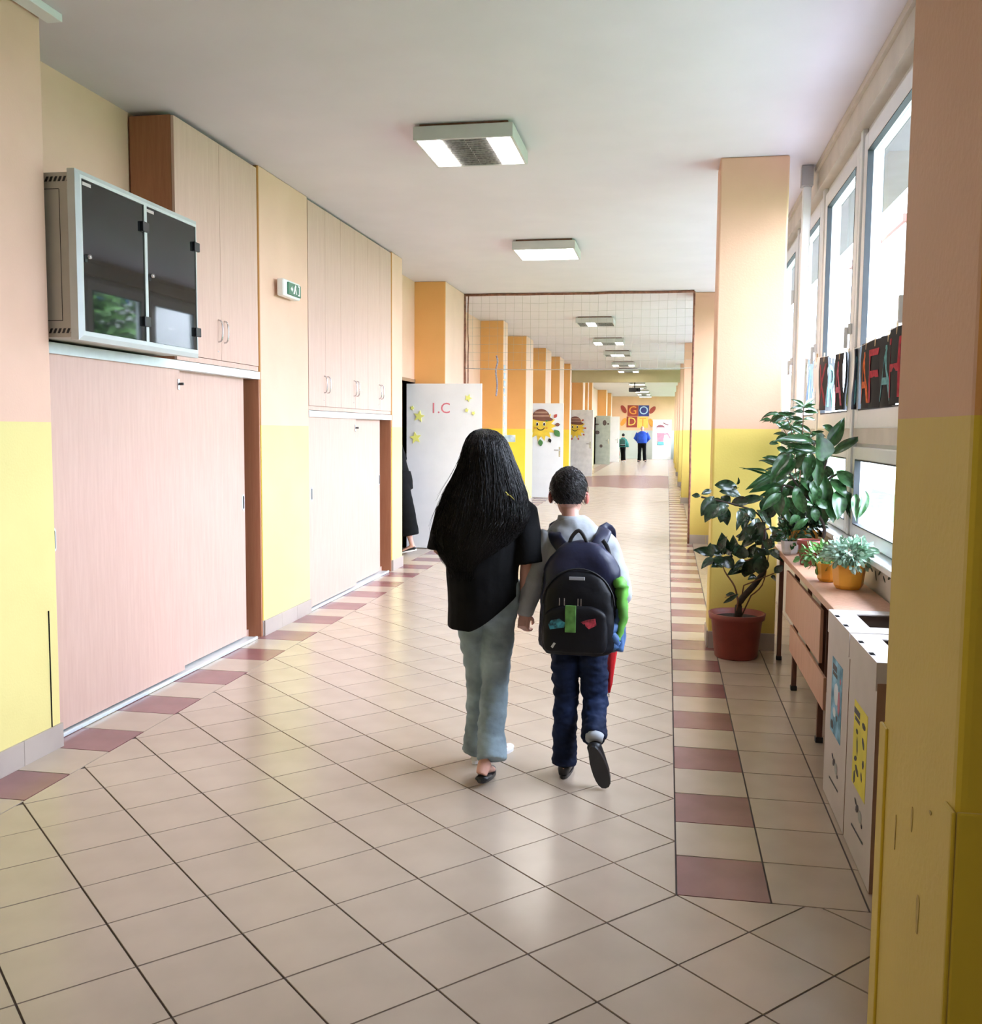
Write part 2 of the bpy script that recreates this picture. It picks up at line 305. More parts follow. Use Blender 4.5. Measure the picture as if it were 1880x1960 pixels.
DRA=[((0.901, 5.764, 1.421), (0.966, 5.698, 1.585), 0.07), ((0.913, 5.691, 1.388), (1.047, 5.602, 1.49), 0.051), ((0.865, 5.615, 1.354), (0.81, 5.52, 1.488), 0.099), ((0.835, 5.811, 1.447), (0.699, 5.86, 1.461), 0.049), ((0.835, 5.642, 1.392), (0.651, 5.53, 1.407), 0.057), ((0.654, 5.906, 1.323), (0.555, 5.876, 1.363), 0.039), ((0.71, 5.72, 1.302), (0.754, 5.64, 1.387), 0.049), ((0.741, 5.78, 1.293), (0.81, 5.801, 1.372), 0.054), ((0.576, 5.736, 1.272), (0.432, 5.688, 1.304), 0.013), ((0.619, 5.608, 1.286), (0.544, 5.644, 1.303), 0.033), ((0.701, 5.6, 1.36), (0.597, 5.564, 1.237), 0.07), ((0.698, 5.858, 1.249), (0.48, 5.76, 1.166), 0.07), ((0.672, 5.824, 1.21), (0.562, 5.866, 1.144), 0.057), ((0.659, 5.792, 1.163), (0.518, 5.806, 1.131), 0.039), ((0.636, 5.624, 1.165), (0.526, 5.578, 1.073), 0.049), ((0.637, 5.638, 1.172), (0.626, 5.661, 1.029), 0.062), ((0.8, 5.684, 1.39), (0.766, 5.641, 1.24), 0.066), ((0.904, 5.91, 1.314), (0.962, 5.935, 1.225), 0.049), ((0.915, 5.902, 1.306), (0.884, 5.859, 1.235), 0.066), ((0.881, 5.746, 1.272), (0.888, 5.75, 0.972), 0.094), ((0.912, 5.743, 1.242), (0.992, 5.673, 1.154), 0.074), ((0.947, 5.719, 1.181), (0.948, 5.624, 1.033), 0.082), ((0.994, 5.711, 1.182), (1.05, 5.759, 1.015), 0.066), ((1.05, 5.897, 1.269), (1.14, 5.884, 1.135), 0.025), ((1.025, 5.75, 1.228), (1.096, 5.687, 1.116), 0.025), ((1.08, 5.619, 1.189), (1.043, 5.545, 1.046), 0.049), ((1.025, 5.84, 1.063), (1.097, 5.868, 0.986), 0.016), ((0.735, 5.706, 1.178), (0.772, 5.719, 1.044), 0.066), ((0.723, 5.838, 1.137), (0.746, 5.836, 1.017), 0.057), ((0.789, 5.802, 1.093), (0.821, 5.812, 0.985), 0.049), ((0.818, 5.706, 1.085), (0.843, 5.706, 1.003), 0.049), ((0.744, 5.68, 1.038), (0.688, 5.642, 0.997), 0.041), ((0.836, 5.836, 1.204), (0.728, 5.834, 1.198), 0.049), ((0.791, 5.684, 1.227), (0.848, 5.725, 1.147), 0.057), ((0.682, 5.798, 1.059), (0.705, 5.777, 0.989), 0.033), ((0.593, 5.594, 1.463), (0.656, 5.567, 1.487), 0.03), ((0.607, 5.67, 1.42), (0.667, 5.664, 1.401), 0.03), ((0.827, 5.738, 1.499), (0.872, 5.757, 1.464), 0.041), ((0.774, 5.797, 1.284), (0.825, 5.813, 1.205), 0.057), ((0.839, 5.701, 1.211), (0.811, 5.691, 1.102), 0.066), ((0.749, 5.826, 1.235), (0.685, 5.847, 1.136), 0.066), ((0.788, 5.702, 1.179), (0.854, 5.725, 1.084), 0.066), ((0.859, 5.868, 1.331), (0.798, 5.865, 1.306), 0.057), ((0.707, 5.902, 1.384), (0.634, 5.945, 1.366), 0.033), ((0.984, 5.756, 1.148), (1.02, 5.726, 1.057), 0.041)]
FIGS=[[(0.488, 6.5, 0.303), (0.494, 6.5, 0.395), (0.596, 6.5, 0.528), (0.646, 6.5, 0.63), (0.626, 6.5, 0.72), (0.638, 6.5, 0.875), (0.583, 6.5, 0.982), (0.441, 6.5, 1.034), (0.227, 6.5, 1.079)], [(0.482, 6.45, 0.385), (0.453, 6.45, 0.503), (0.388, 6.45, 0.601), (0.368, 6.45, 0.691)], [(0.496, 6.45, 0.504), (0.583, 6.45, 0.544), (0.668, 6.45, 0.583), (0.711, 6.45, 0.603)], [(0.547, 6.5, 0.425), (0.632, 6.5, 0.511), (0.662, 6.5, 0.676), (0.66, 6.5, 0.749)], [(0.621, 6.45, 0.726), (0.535, 6.45, 0.678), (0.509, 6.45, 0.678)], [(0.633, 6.45, 0.88), (0.693, 6.45, 0.89), (0.755, 6.45, 0.865)], [(0.47, 6.4, 0.375), (0.473, 6.4, 0.43), (0.459, 6.4, 0.457), (0.39, 6.4, 0.436)]]
DRAS=[[(0.88, 5.75, 0.873), (0.892, 5.75, 0.965), (0.851, 5.75, 1.051), (0.818, 5.75, 1.137), (0.859, 5.75, 1.256), (0.887, 5.75, 1.335), (0.899, 5.75, 1.421)], [(0.835, 5.75, 1.098), (0.756, 5.75, 1.175), (0.692, 5.75, 1.269), (0.637, 5.75, 1.332)], [(0.818, 5.75, 1.137), (0.92, 5.75, 1.257), (1.024, 5.75, 1.274), (1.105, 5.75, 1.182)], [(0.756, 5.75, 1.175), (0.664, 5.75, 1.205), (0.65, 5.75, 1.166)], [(0.852, 5.75, 1.256), (0.803, 5.75, 1.373), (0.826, 5.75, 1.448)]]
CARDS=[(1.0, 4.978, 1.029, 4.781, 1.968, 1.63), (1.0, 5.249, 1.02, 5.051, 1.972, 1.632), (1.0, 5.438, 1.008, 5.248, 1.971, 1.633), (1.0, 5.657, 1.076, 5.831, 1.973, 1.635), (1.0, 5.928, 1.062, 6.086, 1.974, 1.637), (1.0, 6.266, 1.017, 6.076, 1.98, 1.641), (1.0, 6.564, 1.07, 6.741, 1.99, 1.646), (1.0, 6.894, 1.028, 6.706, 2.009, 1.654), (1.0, 7.158, 1.013, 6.979, 2.023, 1.666), (1.0, 7.472, 1.067, 7.639, 2.041, 1.683), (1.0, 7.726, 1.01, 7.546, 2.054, 1.699), (1.0, 8.095, 1.025, 7.916, 2.076, 1.718)]

# ------------------------------------------------------------------ room shell
CEIL = 3.34; Y0, Y1 = -8.0, 53.0
XL, XREC = -2.79, -3.15
def struct(o): o['kind'] = 'structure'; return o

# floor: grout slab, then single tiles
floor = struct(mesh_obj('floor', box(-7.2, 1.3, Y0, Y1, -.12, -.004), M['grout']))
U = Vector((.2144539, -.1988994)); V = Vector((.2130297, .2244642)); P0 = Vector((-.3645841, 3.0881257))
XA, XB, YR, PIT = .063, -2.525, 3.115, .3045
def clip(poly, axis, lim, keep_less):
    out = []
    for i in range(len(poly)):
        a, b = poly[i], poly[(i+1) % len(poly)]
        ia = (a[axis] <= lim) if keep_less else (a[axis] >= lim); ib = (b[axis] <= lim) if keep_less else (b[axis] >= lim)
        if ia: out.append(a)
        if ia != ib:
            t = (lim-a[axis])/(b[axis]-a[axis]); out.append(a + (b-a)*t)
    return out
def area(p): return abs(sum(p[i].x*p[(i+1) % len(p)].y - p[(i+1) % len(p)].x*p[i].y for i in range(len(p))))/2
tiles = []     # (polygon, purple, whole)
g = .0032
def purple_patch(c): return ((c.x+.9)/2.4)**2 + ((c.y-29.6)/3.7)**2 < 1
for i in range(-160, 160):
    for j in range(-160, 160):
        c = P0 + U*i + V*j + (U+V)*.5
        if c.y < -1 or c.y > Y1+.2 or c.x < XB-.3 or c.x > 1.2: continue
        k = g/.30
        pl = [P0+U*(i+a)+V*(j+b) for a, b in ((k, k), (1-k, k), (1-k, 1-k), (k, 1-k))]
        full = area(pl)
        q = clip(pl, 0, XB+g, False)
        if len(q) > 2:
            if c.y > YR+.5: q = clip(q, 0, XA-g, True)
            elif c.x <= XA+.35 or c.y < YR+.35:
                # region is an L: left of XA everywhere, right of XA only below YR
                lo = clip(q, 1, YR-g, True); hi = clip(clip(q, 1, YR+1e-4, False), 0, XA-g, True)
                if all(v.x <= XA-g+1e-6 for v in q): pass
                elif len(lo) > 2 and area(lo) > .6*full: q = lo
                elif len(lo) > 2 and len(hi) > 2:
                    tiles.append((lo, False, False)); q = hi
                else: q = lo if len(lo) > 2 else hi
            else: continue
        if len(q) > 2: q = clip(q, 0, .99, True)
        if len(q) > 2 and area(q) > .0006:
            tiles.append((q, purple_patch(c), area(q) > .999*full and not False))
def rect(x0, x1, y0, y1): return [Vector((x0+g, y0+g)), Vector((x1-g, y0+g)), Vector((x1-g, y1-g)), Vector((x0+g, y1-g))]
n = int((Y1-YR)/PIT)+1
for k in range(-14, n):
    ya, yb = YR+k*PIT, YR+(k+1)*PIT
    tiles.append((rect(XB-.345, XB, ya, yb), k % 2 == 1, False))
    tiles.append((rect(XB-.345-.31, XB-.345, ya, yb), False, False))
    if k >= 0:
        tiles.append((rect(XA, XA+.30, ya, yb), k % 2 == 0, False))
        tiles.append((rect(XA+.30, XA+.60, ya, yb), False, False))
        tiles.append((rect(XA+.60, XA+.93, ya, yb), False, False))
def tile_bm(bm, poly, mi=0, jz=0.0):
    top = [bm.verts.new((p.x, p.y, jz)) for p in poly]; bot = [bm.verts.new((p.x, p.y, -.006)) for p in poly]
    bm.faces.new(top).material_index = mi
    for i in range(len(poly)):
        j = (i+1) % len(poly); bm.faces.new((top[i], bot[i], bot[j], top[j])).material_index = mi
camxy = Vector((0, 0)); look = Vector((-sy, cy))
def vis(poly):
    c = sum(poly, Vector((0, 0)))/len(poly); d = c-camxy; z = d.dot(look); x = d.dot(Vector((cy, sy)))
    if z < 2.3 or abs(x) > z*.53: return -1
    if c.x < -2.9 or (c.x > .70): return -1
    return area(poly)/z**3
order = sorted(range(len(tiles)), key=lambda i: -vis(tiles[i][0]))
single = set(i for i in order[:300] if vis(tiles[i][0]) > 0)
whole_mesh = None; rest = bmesh.new()
for i, (pl, pur, whole) in enumerate(tiles):
    if i in single:
        c = sum(pl, Vector((0, 0)))/len(pl); jz = random.uniform(-.0004, .0004)
        if whole and whole_mesh:
            o = bpy.data.objects.new('tile', whole_mesh); link(o, floor)
        else:
            bm = bmesh.new(); tile_bm(bm, [p-c for p in pl])
            o = mesh_obj('tile', bm, M['tile_purple'] if pur else M['tile'], floor)
            if whole: whole_mesh = o.data
        o.location = (c.x, c.y, jz)
    else: tile_bm(rest, pl, 1 if pur else 0)
tag(mesh_obj('tile_field', rest, [M['tile'], M['tile_purple']], floor), kind='stuff')

ceiling = struct(mesh_obj('ceiling', box(-7.2, 1.3, Y0, Y1, CEIL, CEIL+.2), M['ceiling']))
mesh_obj('cable_duct', box(-2.775, -2.70, 1.0, 4.09, CEIL-.035, CEIL), M['upvc'], ceiling, bevel=.003)
# left wall: recessed wall with doorways, piers in front of it
DOORS_L = [(10.95, 11.93), (20.5, 21.5), (30.9, 31.85), (42.6, 43.55), (46.1, 47.05), (13.9, 14.8), (25.5, 26.35), (35.5, 36.4)]
openL = sorted(DOORS_L[:5])
wl = bmesh.new(); y = Y0
for a, b in openL:
    bx(wl, XREC-.15, XREC, y, a, 0, CEIL); bx(wl, XREC-.15, XREC, a, b, 2.09, CEIL); y = b
bx(wl, XREC-.15, XREC, y, Y1, 0, CEIL)
wall_left = struct(mesh_obj('wall_left', wl, M['wall']))
# pier: (y0, y1, face x); the near ends are deeper orange, warm shade put into the colour
LP = [(1.2, 4.06, -2.79), (6.56, 7.50, -2.855), (9.92, 10.32, -2.855), (11.95, 13.12, -2.75), (16.3, 16.75, -2.75), (19, 20, -2.75),
      (21.85, 22.9, -2.72), (24.4, 25.4, -2.68), (27, 27.4, -2.68), (29.9, 30.5, -3.0), (32.4, 33.2, -2.78), (34.4, 34.8, -2.78), (36.4, 36.8, -2.78),
      (44.4, 45.2, -2.75), (48.2, 49, -2.75), (-6, -5, -2.79)]
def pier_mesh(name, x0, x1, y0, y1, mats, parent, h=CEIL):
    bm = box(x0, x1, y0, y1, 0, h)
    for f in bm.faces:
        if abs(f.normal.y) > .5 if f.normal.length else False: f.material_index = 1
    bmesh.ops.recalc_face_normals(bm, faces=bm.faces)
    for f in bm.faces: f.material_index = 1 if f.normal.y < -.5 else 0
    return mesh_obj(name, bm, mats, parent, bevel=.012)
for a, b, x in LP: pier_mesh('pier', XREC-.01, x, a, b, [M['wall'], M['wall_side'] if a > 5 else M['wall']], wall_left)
B('cable_groove', -2.7905, -2.787, 3.985, 3.991, .11, .66, M['void'], wall_left)
# classrooms behind the doorways
cl = bmesh.new()
bx(cl, -7.2, -7.0, Y0, Y1, 0, CEIL)
for yy in (9.5, 14.9, 24.5, 38): bx(cl, -7.0, XREC-.151, yy, yy+.15, 0, CEIL)
struct(mesh_obj('wall_classroom', cl, M['wall']))

# right wall (window wall)
XW = .985; WX = 1.08
wr = bmesh.new()
bx(wr, XW, 1.22, Y0, Y1, 0, .90); bx(wr, XW, 1.22, Y0, Y1, 3.17, CEIL); bx(wr, XW, 1.22, Y0, 3.115, .90, 3.17); bx(wr, XW-.02, XW, Y0, Y1, 3.30, CEIL)  # unseen solid stretch without windows near the camera, put in to darken the foreground
wall_right = struct(mesh_obj('wall_right', wr, M['window_wall']))
RP = [(1.075, 1.425), (6.86, 7.2), (13.3, 13.66), (20.75, 21.1), (27.2, 27.55), (33.7, 34.05), (40.2, 40.55), (46.7, 47.05), (-5.0, -4.65)]
for a, b in RP:
    bm = bmesh.new(); x0 = .31
    if a == 1.075:   # nearest pier: thicker dado on its lower part
        bx(bm, x0, .76, a, b, 0, CEIL)
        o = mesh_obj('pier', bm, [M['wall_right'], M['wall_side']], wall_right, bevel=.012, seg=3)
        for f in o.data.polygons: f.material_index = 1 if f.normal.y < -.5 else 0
        for L in ([(x0-.004, x0+.001, b-.035, b+.003, 0, 1.10), (x0+.001, x0+.04, b-.001, b+.003, 0, 1.10)], [(x0-.0045, x0+.001, a-.0045, a+.030, 0, 1.108), (x0+.001, x0+.09, a-.0045, a+.001, 0, 1.108)]):
            o2 = mesh_obj('corner_guard', boxes(L), [M['wall_right'], M['wall_side']], wall_right, bevel=.003, seg=2)
            for f in o2.data.polygons: f.material_index = 1 if f.normal.y < -.5 else 0
    else:
        pier_mesh('pier', x0, .76, a, b, [M['wall_right'], M['wall_right']], wall_right)
# scuffs on the near pier
SCF = mat('scuff_mark', (.50, .36, .12), .8, var=.2, scale=40)
for yy, zz, w, h in ((1.245, 1.03, .0035, .02), (1.20, .93, .006, .03), (1.325, .98, .002, .03), (1.165, 1.07, .004, .003)):
    poly = [(w*math.cos(t)*(1+.3*math.sin(3*t)), h*math.sin(t)*(1+.2*math.cos(2*t))) for t in [k*PI/6 for k in range(12)]]
    o = poly_at('scuff', poly, (.3098, yy, zz), (0, 1, 0), (0, 0, 1), -.0006, SCF, wall_right)
# end wall, back wall
wall_end = struct(mesh_obj('wall_end', box(-7.2, 1.3, Y1, Y1+.2, 0, CEIL), M['wall_end']))
struct(mesh_obj('wall_back', box(-7.2, 1.3, Y0-.2, Y0, 0, CEIL), M['wall']))
# deep beam across the corridor
struct(mesh_obj('trim_1', box(XREC, XW, 30.0, 30.4, 2.985, CEIL), M['beam']))
# skirting tiles on the pier faces and the recess walls
bl = struct(mesh_obj('baseboard_left', box(XREC-.002, XREC+.002, Y0, 10.9, 0, .012), M['skirt']))
br = struct(mesh_obj('baseboard_right', box(XW-.004, XW, Y0, Y1, 0, .012), M['skirt']))
def skirt(parent, x, d, y0, y1, h=.113):
    """tiles along a face x=const (d=+1 face looks to +x)"""
    L = y1-y0; k = max(1, round(L/.30)); s = L/k
    for i in range(k):
        xa, xb = sorted((x, x+d*.011)); mesh_obj('tile', box(xa, xb, y0+i*s+.0012, y0+(i+1)*s-.0012, .0005, h), M['skirt'], parent)
def skirt_y(parent, y, x0, x1, h=.113):
    L = x1-x0; k = max(1, round(L/.30)); s = L/k
    for i in range(k): mesh_obj('tile', box(x0+i*s+.0012, x0+(i+1)*s-.0012, y-.011, y, .0005, h), M['skirt'], parent)
for a, b, x in LP:
    if a > 0: skirt(bl, x, 1, a, b); skirt_y(bl, a, XREC, x)
for a, b in RP[1:6]: skirt(br, .31, -1, a, b, .118); skirt_y(br, a, .31, .76, .118)

# ------------------------------------------------------------------ windows
MOD = 1.34
def window(n, y0):
    """one module of the ribbon window: fixed frame, tall upper sash, panel, low sash"""
    w = struct(mesh_obj('window_%d' % n, bmesh.new(), M['upvc']))
    bm = w.data; t = bmesh.new(); X0, X1 = WX-.03, WX+.05
    for b in ((X0, X1, 0, .06, .90, 3.17), (X0, X1, MOD-.06, MOD, .90, 3.17), (X0, X1, .06, MOD-.06, 3.10, 3.17), (X0, X1, .06, MOD-.06, 1.40, 1.56), (X0, X1, .06, MOD-.06, .90, .935)): bx(t, *b)
    t.to_mesh(bm); t.free(); w.location = (0, y0, 0); return w
def sash(parent, y0, y1, z0, z1, fw=.085):
    X0, X1 = WX-.055, WX+.02; m = M['upvc']
    bm = boxes([(X0, X1, y0, y0+fw, z0, z1), (X0, X1, y1-fw, y1, z0, z1), (X0, X1, y0+fw, y1-fw, z0, z0+fw), (X0, X1, y0+fw, y1-fw, z1-fw, z1)])
    s = mesh_obj('sash', bm, m, parent, bevel=.006)
    a = .006; y0 += fw; y1 -= fw; z0 += fw; z1 -= fw
    mesh_obj('seal', boxes([(X0-.001, X0+.03, y0, y0+a, z0, z1), (X0-.001, X0+.03, y1-a, y1, z0, z1), (X0-.001, X0+.03, y0, y1, z0, z0+a), (X0-.001, X0+.03, y0, y1, z1-a, z1)]), M['sash_seal'], s)
    mesh_obj('pane', box(WX-.012, WX-.004, y0, y1, z0, z1), M['pane'], s)
def handle(parent, y, z):
    bm = box(WX-.075, WX-.055, y-.012, y+.012, z-.03, z+.03); bx(bm, WX-.095, WX-.075, y-.01, y+.01, z-.11, z+.01)
    mesh_obj('handle', bm, M['white'], parent, bevel=.003)
W0 = None; starts = [4.455 + MOD*k for k in range(-1, 38)]
for k, y in enumerate(starts):
    if W0 is None:
        W0 = window(1, y); sash(W0, .065, MOD-.065, 1.53, 3.12, .10); sash(W0, .065, MOD-.065, .93, 1.43, .07)
        mesh_obj('spandrel_panel', box(WX-.05, WX-.03, .02, MOD-.02, 1.45, 1.545), M['window_wall'], W0); handle(W0, .12, 2.1)
        mesh_obj('cover_strip', box(WX-.06, WX-.03, -.03, .03, .93, 3.17), M['upvc'], W0, bevel=.005)
    else:
        w = copy_tree(W0); w.name = 'window_%d' % (k+1); w.location = (0, y, 0)
struct(mesh_obj('trim_2', box(XW-.045, WX-.03, Y0, Y1, .895, .925), M['upvc'], bevel=.006))
# small leaf drawings on the wall under the sill
DRW = mat('drawn_leaf', (.06, .07, .05), .8)
for yy, zz, a in ((4.62, .845, .4), (4.72, .86, -.5), (4.80, .835, .8), (4.52, .865, -.3), (4.9, .85, .2)):
    poly = [(.03*math.cos(t)*math.cos(a)-.007*math.sin(t)*math.sin(a), .03*math.cos(t)*math.sin(a)+.007*math.sin(t)*math.cos(a)) for t in [k*PI/5 for k in range(10)]]
    poly_at('leaf_drawing', poly, (XW-.0005, yy, zz), (0, 1, 0), (0, 0, 1), -.001, DRW, wall_right)
# heating pipe in the corner behind the second pier
pp = thing('pipe_box', 'white pipe casing by the windows, behind the pier with the fig', 'pipe', (.915, 7.2, 0))
B('casing', .885, .94, 7.14, 7.2, .93, 3.2, M['upvc'], pp, .006); B('collar', .872, .95, 7.13, 7.21, 3.2, 3.338, mat('grey_collar', (.45, .45, .47), .6), pp, .004)

# ------------------------------------------------------------------ outside
ground = mesh_obj('lawn', box(1.22, 60, -30, 90, -.3, -.15), mat('grass', (.035, .11, .025), .9, var=.4, scale=.8, bump=.4)); tag(ground, 'green lawn outside the windows', 'lawn', kind='stuff')
struct(mesh_obj('trim_3', box(1.22, 1.75, Y0, Y1, 3.36, 3.5), mat('soffit_plaster', (.16, .14, .14), .8)))
pv = struct(mesh_obj('floor_terrace', box(1.22, 4.0, -30, 26, -.15, -.10), mat('terrace_concrete', (.22, .22, .22), .9)))
bl2 = thing('school_wing', 'pale rendered school wing with a red roof edge seen through the nearest window', 'building', (20, 27.5, -.15))
WR = mat('white_render', (.82, .80, .78), .9, var=.03, scale=1); TR = mat('red_roof_edge', (.14, .04, .03), .8); BG = mat('blue_window_glass', (.03, .09, .14), .1, var=.1, scale=1)
B('wall', 6.0, 34, 27.5, 35, -.15, 7.0, WR, bl2); B('roof_edge', 5.9, 34.1, 27.3, 35.1, 7.0, 7.2, TR, bl2)
for k in range(12):
    x = 6.4+k*2.2
    for z in (6.05, 5.15, 2.2, 1.2):
        w = B('window', x, x+1.5, 27.44, 27.5, z, z+.65, M['upvc'], bl2); mesh_obj('pane', box(x+.06-20, x+1.44-20, 27.42-27.5, 27.44-27.5, z+.15+.06, z+.15+.6), BG, w)
    # the parent of the panes sits at the building's origin
def tree(x, y, h, r, seed, label):
    random.seed(seed); t = thing('tree', label, 'tree', (x, y, -.15))
    bm = bmesh.new(); loft(bm, [(0, 0, 0), (.05, 0, h*.3), (0, .1, h*.6), (.1, 0, h*.85)], [.22, .16, .1, .03], 8); mesh_obj('trunk', bm, M['bark'], t, True)
    verts = []; faces = []
    for k in range(4200):
        while True:
            p = Vector((random.uniform(-1, 1), random.uniform(-1, 1), random.uniform(-1, 1)))
            if .35 < p.length < 1 + .25*noise.noise(p*3): break
        p = Vector((p.x*r, p.y*r, h*.62 + p.z*h*.40)); s = random.uniform(.12, .24)
        a = Vector((random.uniform(-1, 1), random.uniform(-1, 1), random.uniform(-1, 1))).normalized(); b = a.orthogonal().normalized()
        i = len(verts); verts += [p-a*s, p+b*s*.5, p+a*s, p-b*s*.5]; faces.append((i, i+1, i+2, i+3))
    me = bpy.data.meshes.new('foliage'); me.from_pydata(verts, [], faces); me.materials.append(mat('tree_leaves', (.07, .17, .03), .5, var=.6, scale=3))
    f = bpy.data.objects.new('foliage', me); link(f, t); tag(f, kind='stuff'); return t
tree(10.3, 23.6, 6.2, 2.0, 3, 'leafy green tree outside on the lawn, mirrored in the wall cabinet glass')
tree(9.5, 19.0, 5.0, 1.6, 4, 'smaller leafy tree on the lawn nearer to the windows')
tree(15.5, 22.0, 6.6, 2.2, 5, 'broad leafy tree on the lawn in front of the far wing')
random.seed(21)

# ------------------------------------------------------------------ built-in cupboards on the left
def bow(parent, x, y, z0, z1):
    P = [(x, y, z0), (x+.022, y, z0+.012), (x+.030, y, (z0+z1)/2), (x+.022, y, z1-.012), (x, y, z1)]
    px = Vector(parent.location) if parent.parent is None else Vector(parent.parent.location)
    bm = tube([Vector(p)-px for p in smoothpath(P, 4)], .005, 8); return bm
def cupboard(y0, y1, z0, z1, xf, label, group=None, side='wood'):
    t = thing('wall_cupboard', label, 'cupboard', ((xf+XREC)/2, (y0+y1)/2, z0), 0, group)
    B('carcass', XREC+.012, xf-.02, y0, y1, z0, z1, M[side], t, .001)
    ym = (y0+y1)/2
    for a, b, s in ((y0+.002, ym-.0015, 1), (ym+.0015, y1-.002, -1)):
        d = B('door', xf-.018, xf, a, b, z0+.035, z1-.004, M['wood'], t, .001)
        hy = ym - s*.042
        mesh_obj('handle', bow(d, xf, hy, z0+.15, z0+.29), M['chrome'], d, True)
    k = B('key_hole', xf, xf+.003, ym-.052, ym-.044, z0+.085, z0+.093, M['chrome'], t)
    B('plinth_strip', xf-.02, xf-.004, y0, y1, z0, z0+.032, M['wood'], t)
    return t
def sliding(y0, y1, ys, yend, zt, xf, label):
    """floor standing cupboard with two sliding doors"""
    t = thing('sliding_door_cupboard', label, 'cupboard', ((xf+XREC)/2, (y0+y1)/2, 0))
    mesh_obj('carcass', boxes([(XREC+.012-t.location.x, XREC+.03-t.location.x, y0-t.location.y, y1-t.location.y, .02, zt), (XREC+.03-t.location.x, xf-.004-t.location.x, y0-t.location.y, y0+.02-t.location.y, .0, zt), (XREC+.03-t.location.x, xf-.10-t.location.x, y0+.02-t.location.y, y1-.02-t.location.y, zt-.02, zt), (XREC+.03-t.location.x, xf-.1-t.location.x, y0+.02-t.location.y, y1-.02-t.location.y, .0, .05)]), M['wood'], t)
    B('side_panel', XREC+.03, xf, y1-.022, y1, .0, zt, M['wood_dark'], t)
    z1 = zt-.055
    d1 = B('sliding_door', xf-.035, xf-.015, y0+.03, ys, .028, z1+.01, M['wood'], t, .002)
    d2 = B('sliding_door', xf-.085, xf-.065, ys-.06, yend, .028, z1+.01, M['wood'], t, .002)
    B('top_rail', xf-.09, xf+.004, y0, y1, z1, zt-.002, M['alu'], t, .002)
    B('bottom_rail', xf-.012, xf+.006, y0+.0, y1-.10, .002, .022, M['alu'], t, .002)
    B('bottom_track', xf-.09, xf-.012, y0+.02, y1-.10, .002, .016, M['alu'], t)
    def cup(d, xx, yy, z):
        p = t.location
        def ov(sy_, sz): return [(sy_*.5*math.copysign(abs(math.cos(a))**.8, math.cos(a)), (sz-sy_)*.5*(1 if math.sin(a) > 0 else -1) + sy_*.5*math.sin(a)) for a in [k*PI/8+.01 for k in range(16)]]
        r = mesh_obj('recessed_handle', prism(ov(.036, .115), Vector((xx+.003, yy, z))-p, (0, 1, 0), (0, 0, 1), -.004), M['alu'], d)
        mesh_obj('slot', prism(ov(.018, .09), Vector((xx+.0042, yy, z))-p, (0, 1, 0), (0, 0, 1), -.003), M['black'], d)
    cup(d1, xf-.015, y0+.085, .967); cup(d2, xf-.065, yend-.03, .985)
    p = t.location
    lk = mesh_obj('lock', box(xf-.015-p.x, xf-.008-p.x, ys-.03-p.y, ys-.008-p.y, z1-.12, z1-.055), M['chrome'], d1, bevel=.002)
    bm = bmesh.new(); bmesh.ops.create_cone(bm, cap_ends=True, segments=16, radius1=.008, radius2=.008, depth=.03, matrix=Matrix.Translation((xf+.004-p.x, ys-.018-p.y, z1-.085)) @ Matrix.Rotation(PI/2, 4, 'Y'))
    mesh_obj('lock_barrel', bm, M['black'], d1, True)
    return t
sliding(4.08, 6.55, 5.42, 6.42, 1.905, -2.86, 'nearer floor-standing beech cupboard with two sliding doors, under the smoked glass cabinet')
cupboard(5.375, 6.535, 1.907, 3.315, -2.86, 'tall beech wall cupboard standing out beside the smoked glass cabinet', side='wood_dark')
sliding(7.51, 9.90, 8.76, 9.70, 1.655, -2.86, 'farther floor-standing beech cupboard with sliding doors, beyond the exit sign pier')
for k, w in enumerate(('nearest', 'middle', 'farthest')):
    cupboard(7.515+k*.793, 7.515+(k+1)*.793, 1.657, 3.325, -2.86, w+' of the three tall beech wall cupboards in a row past the exit sign', 'row of beech wall cupboards', 'wood')
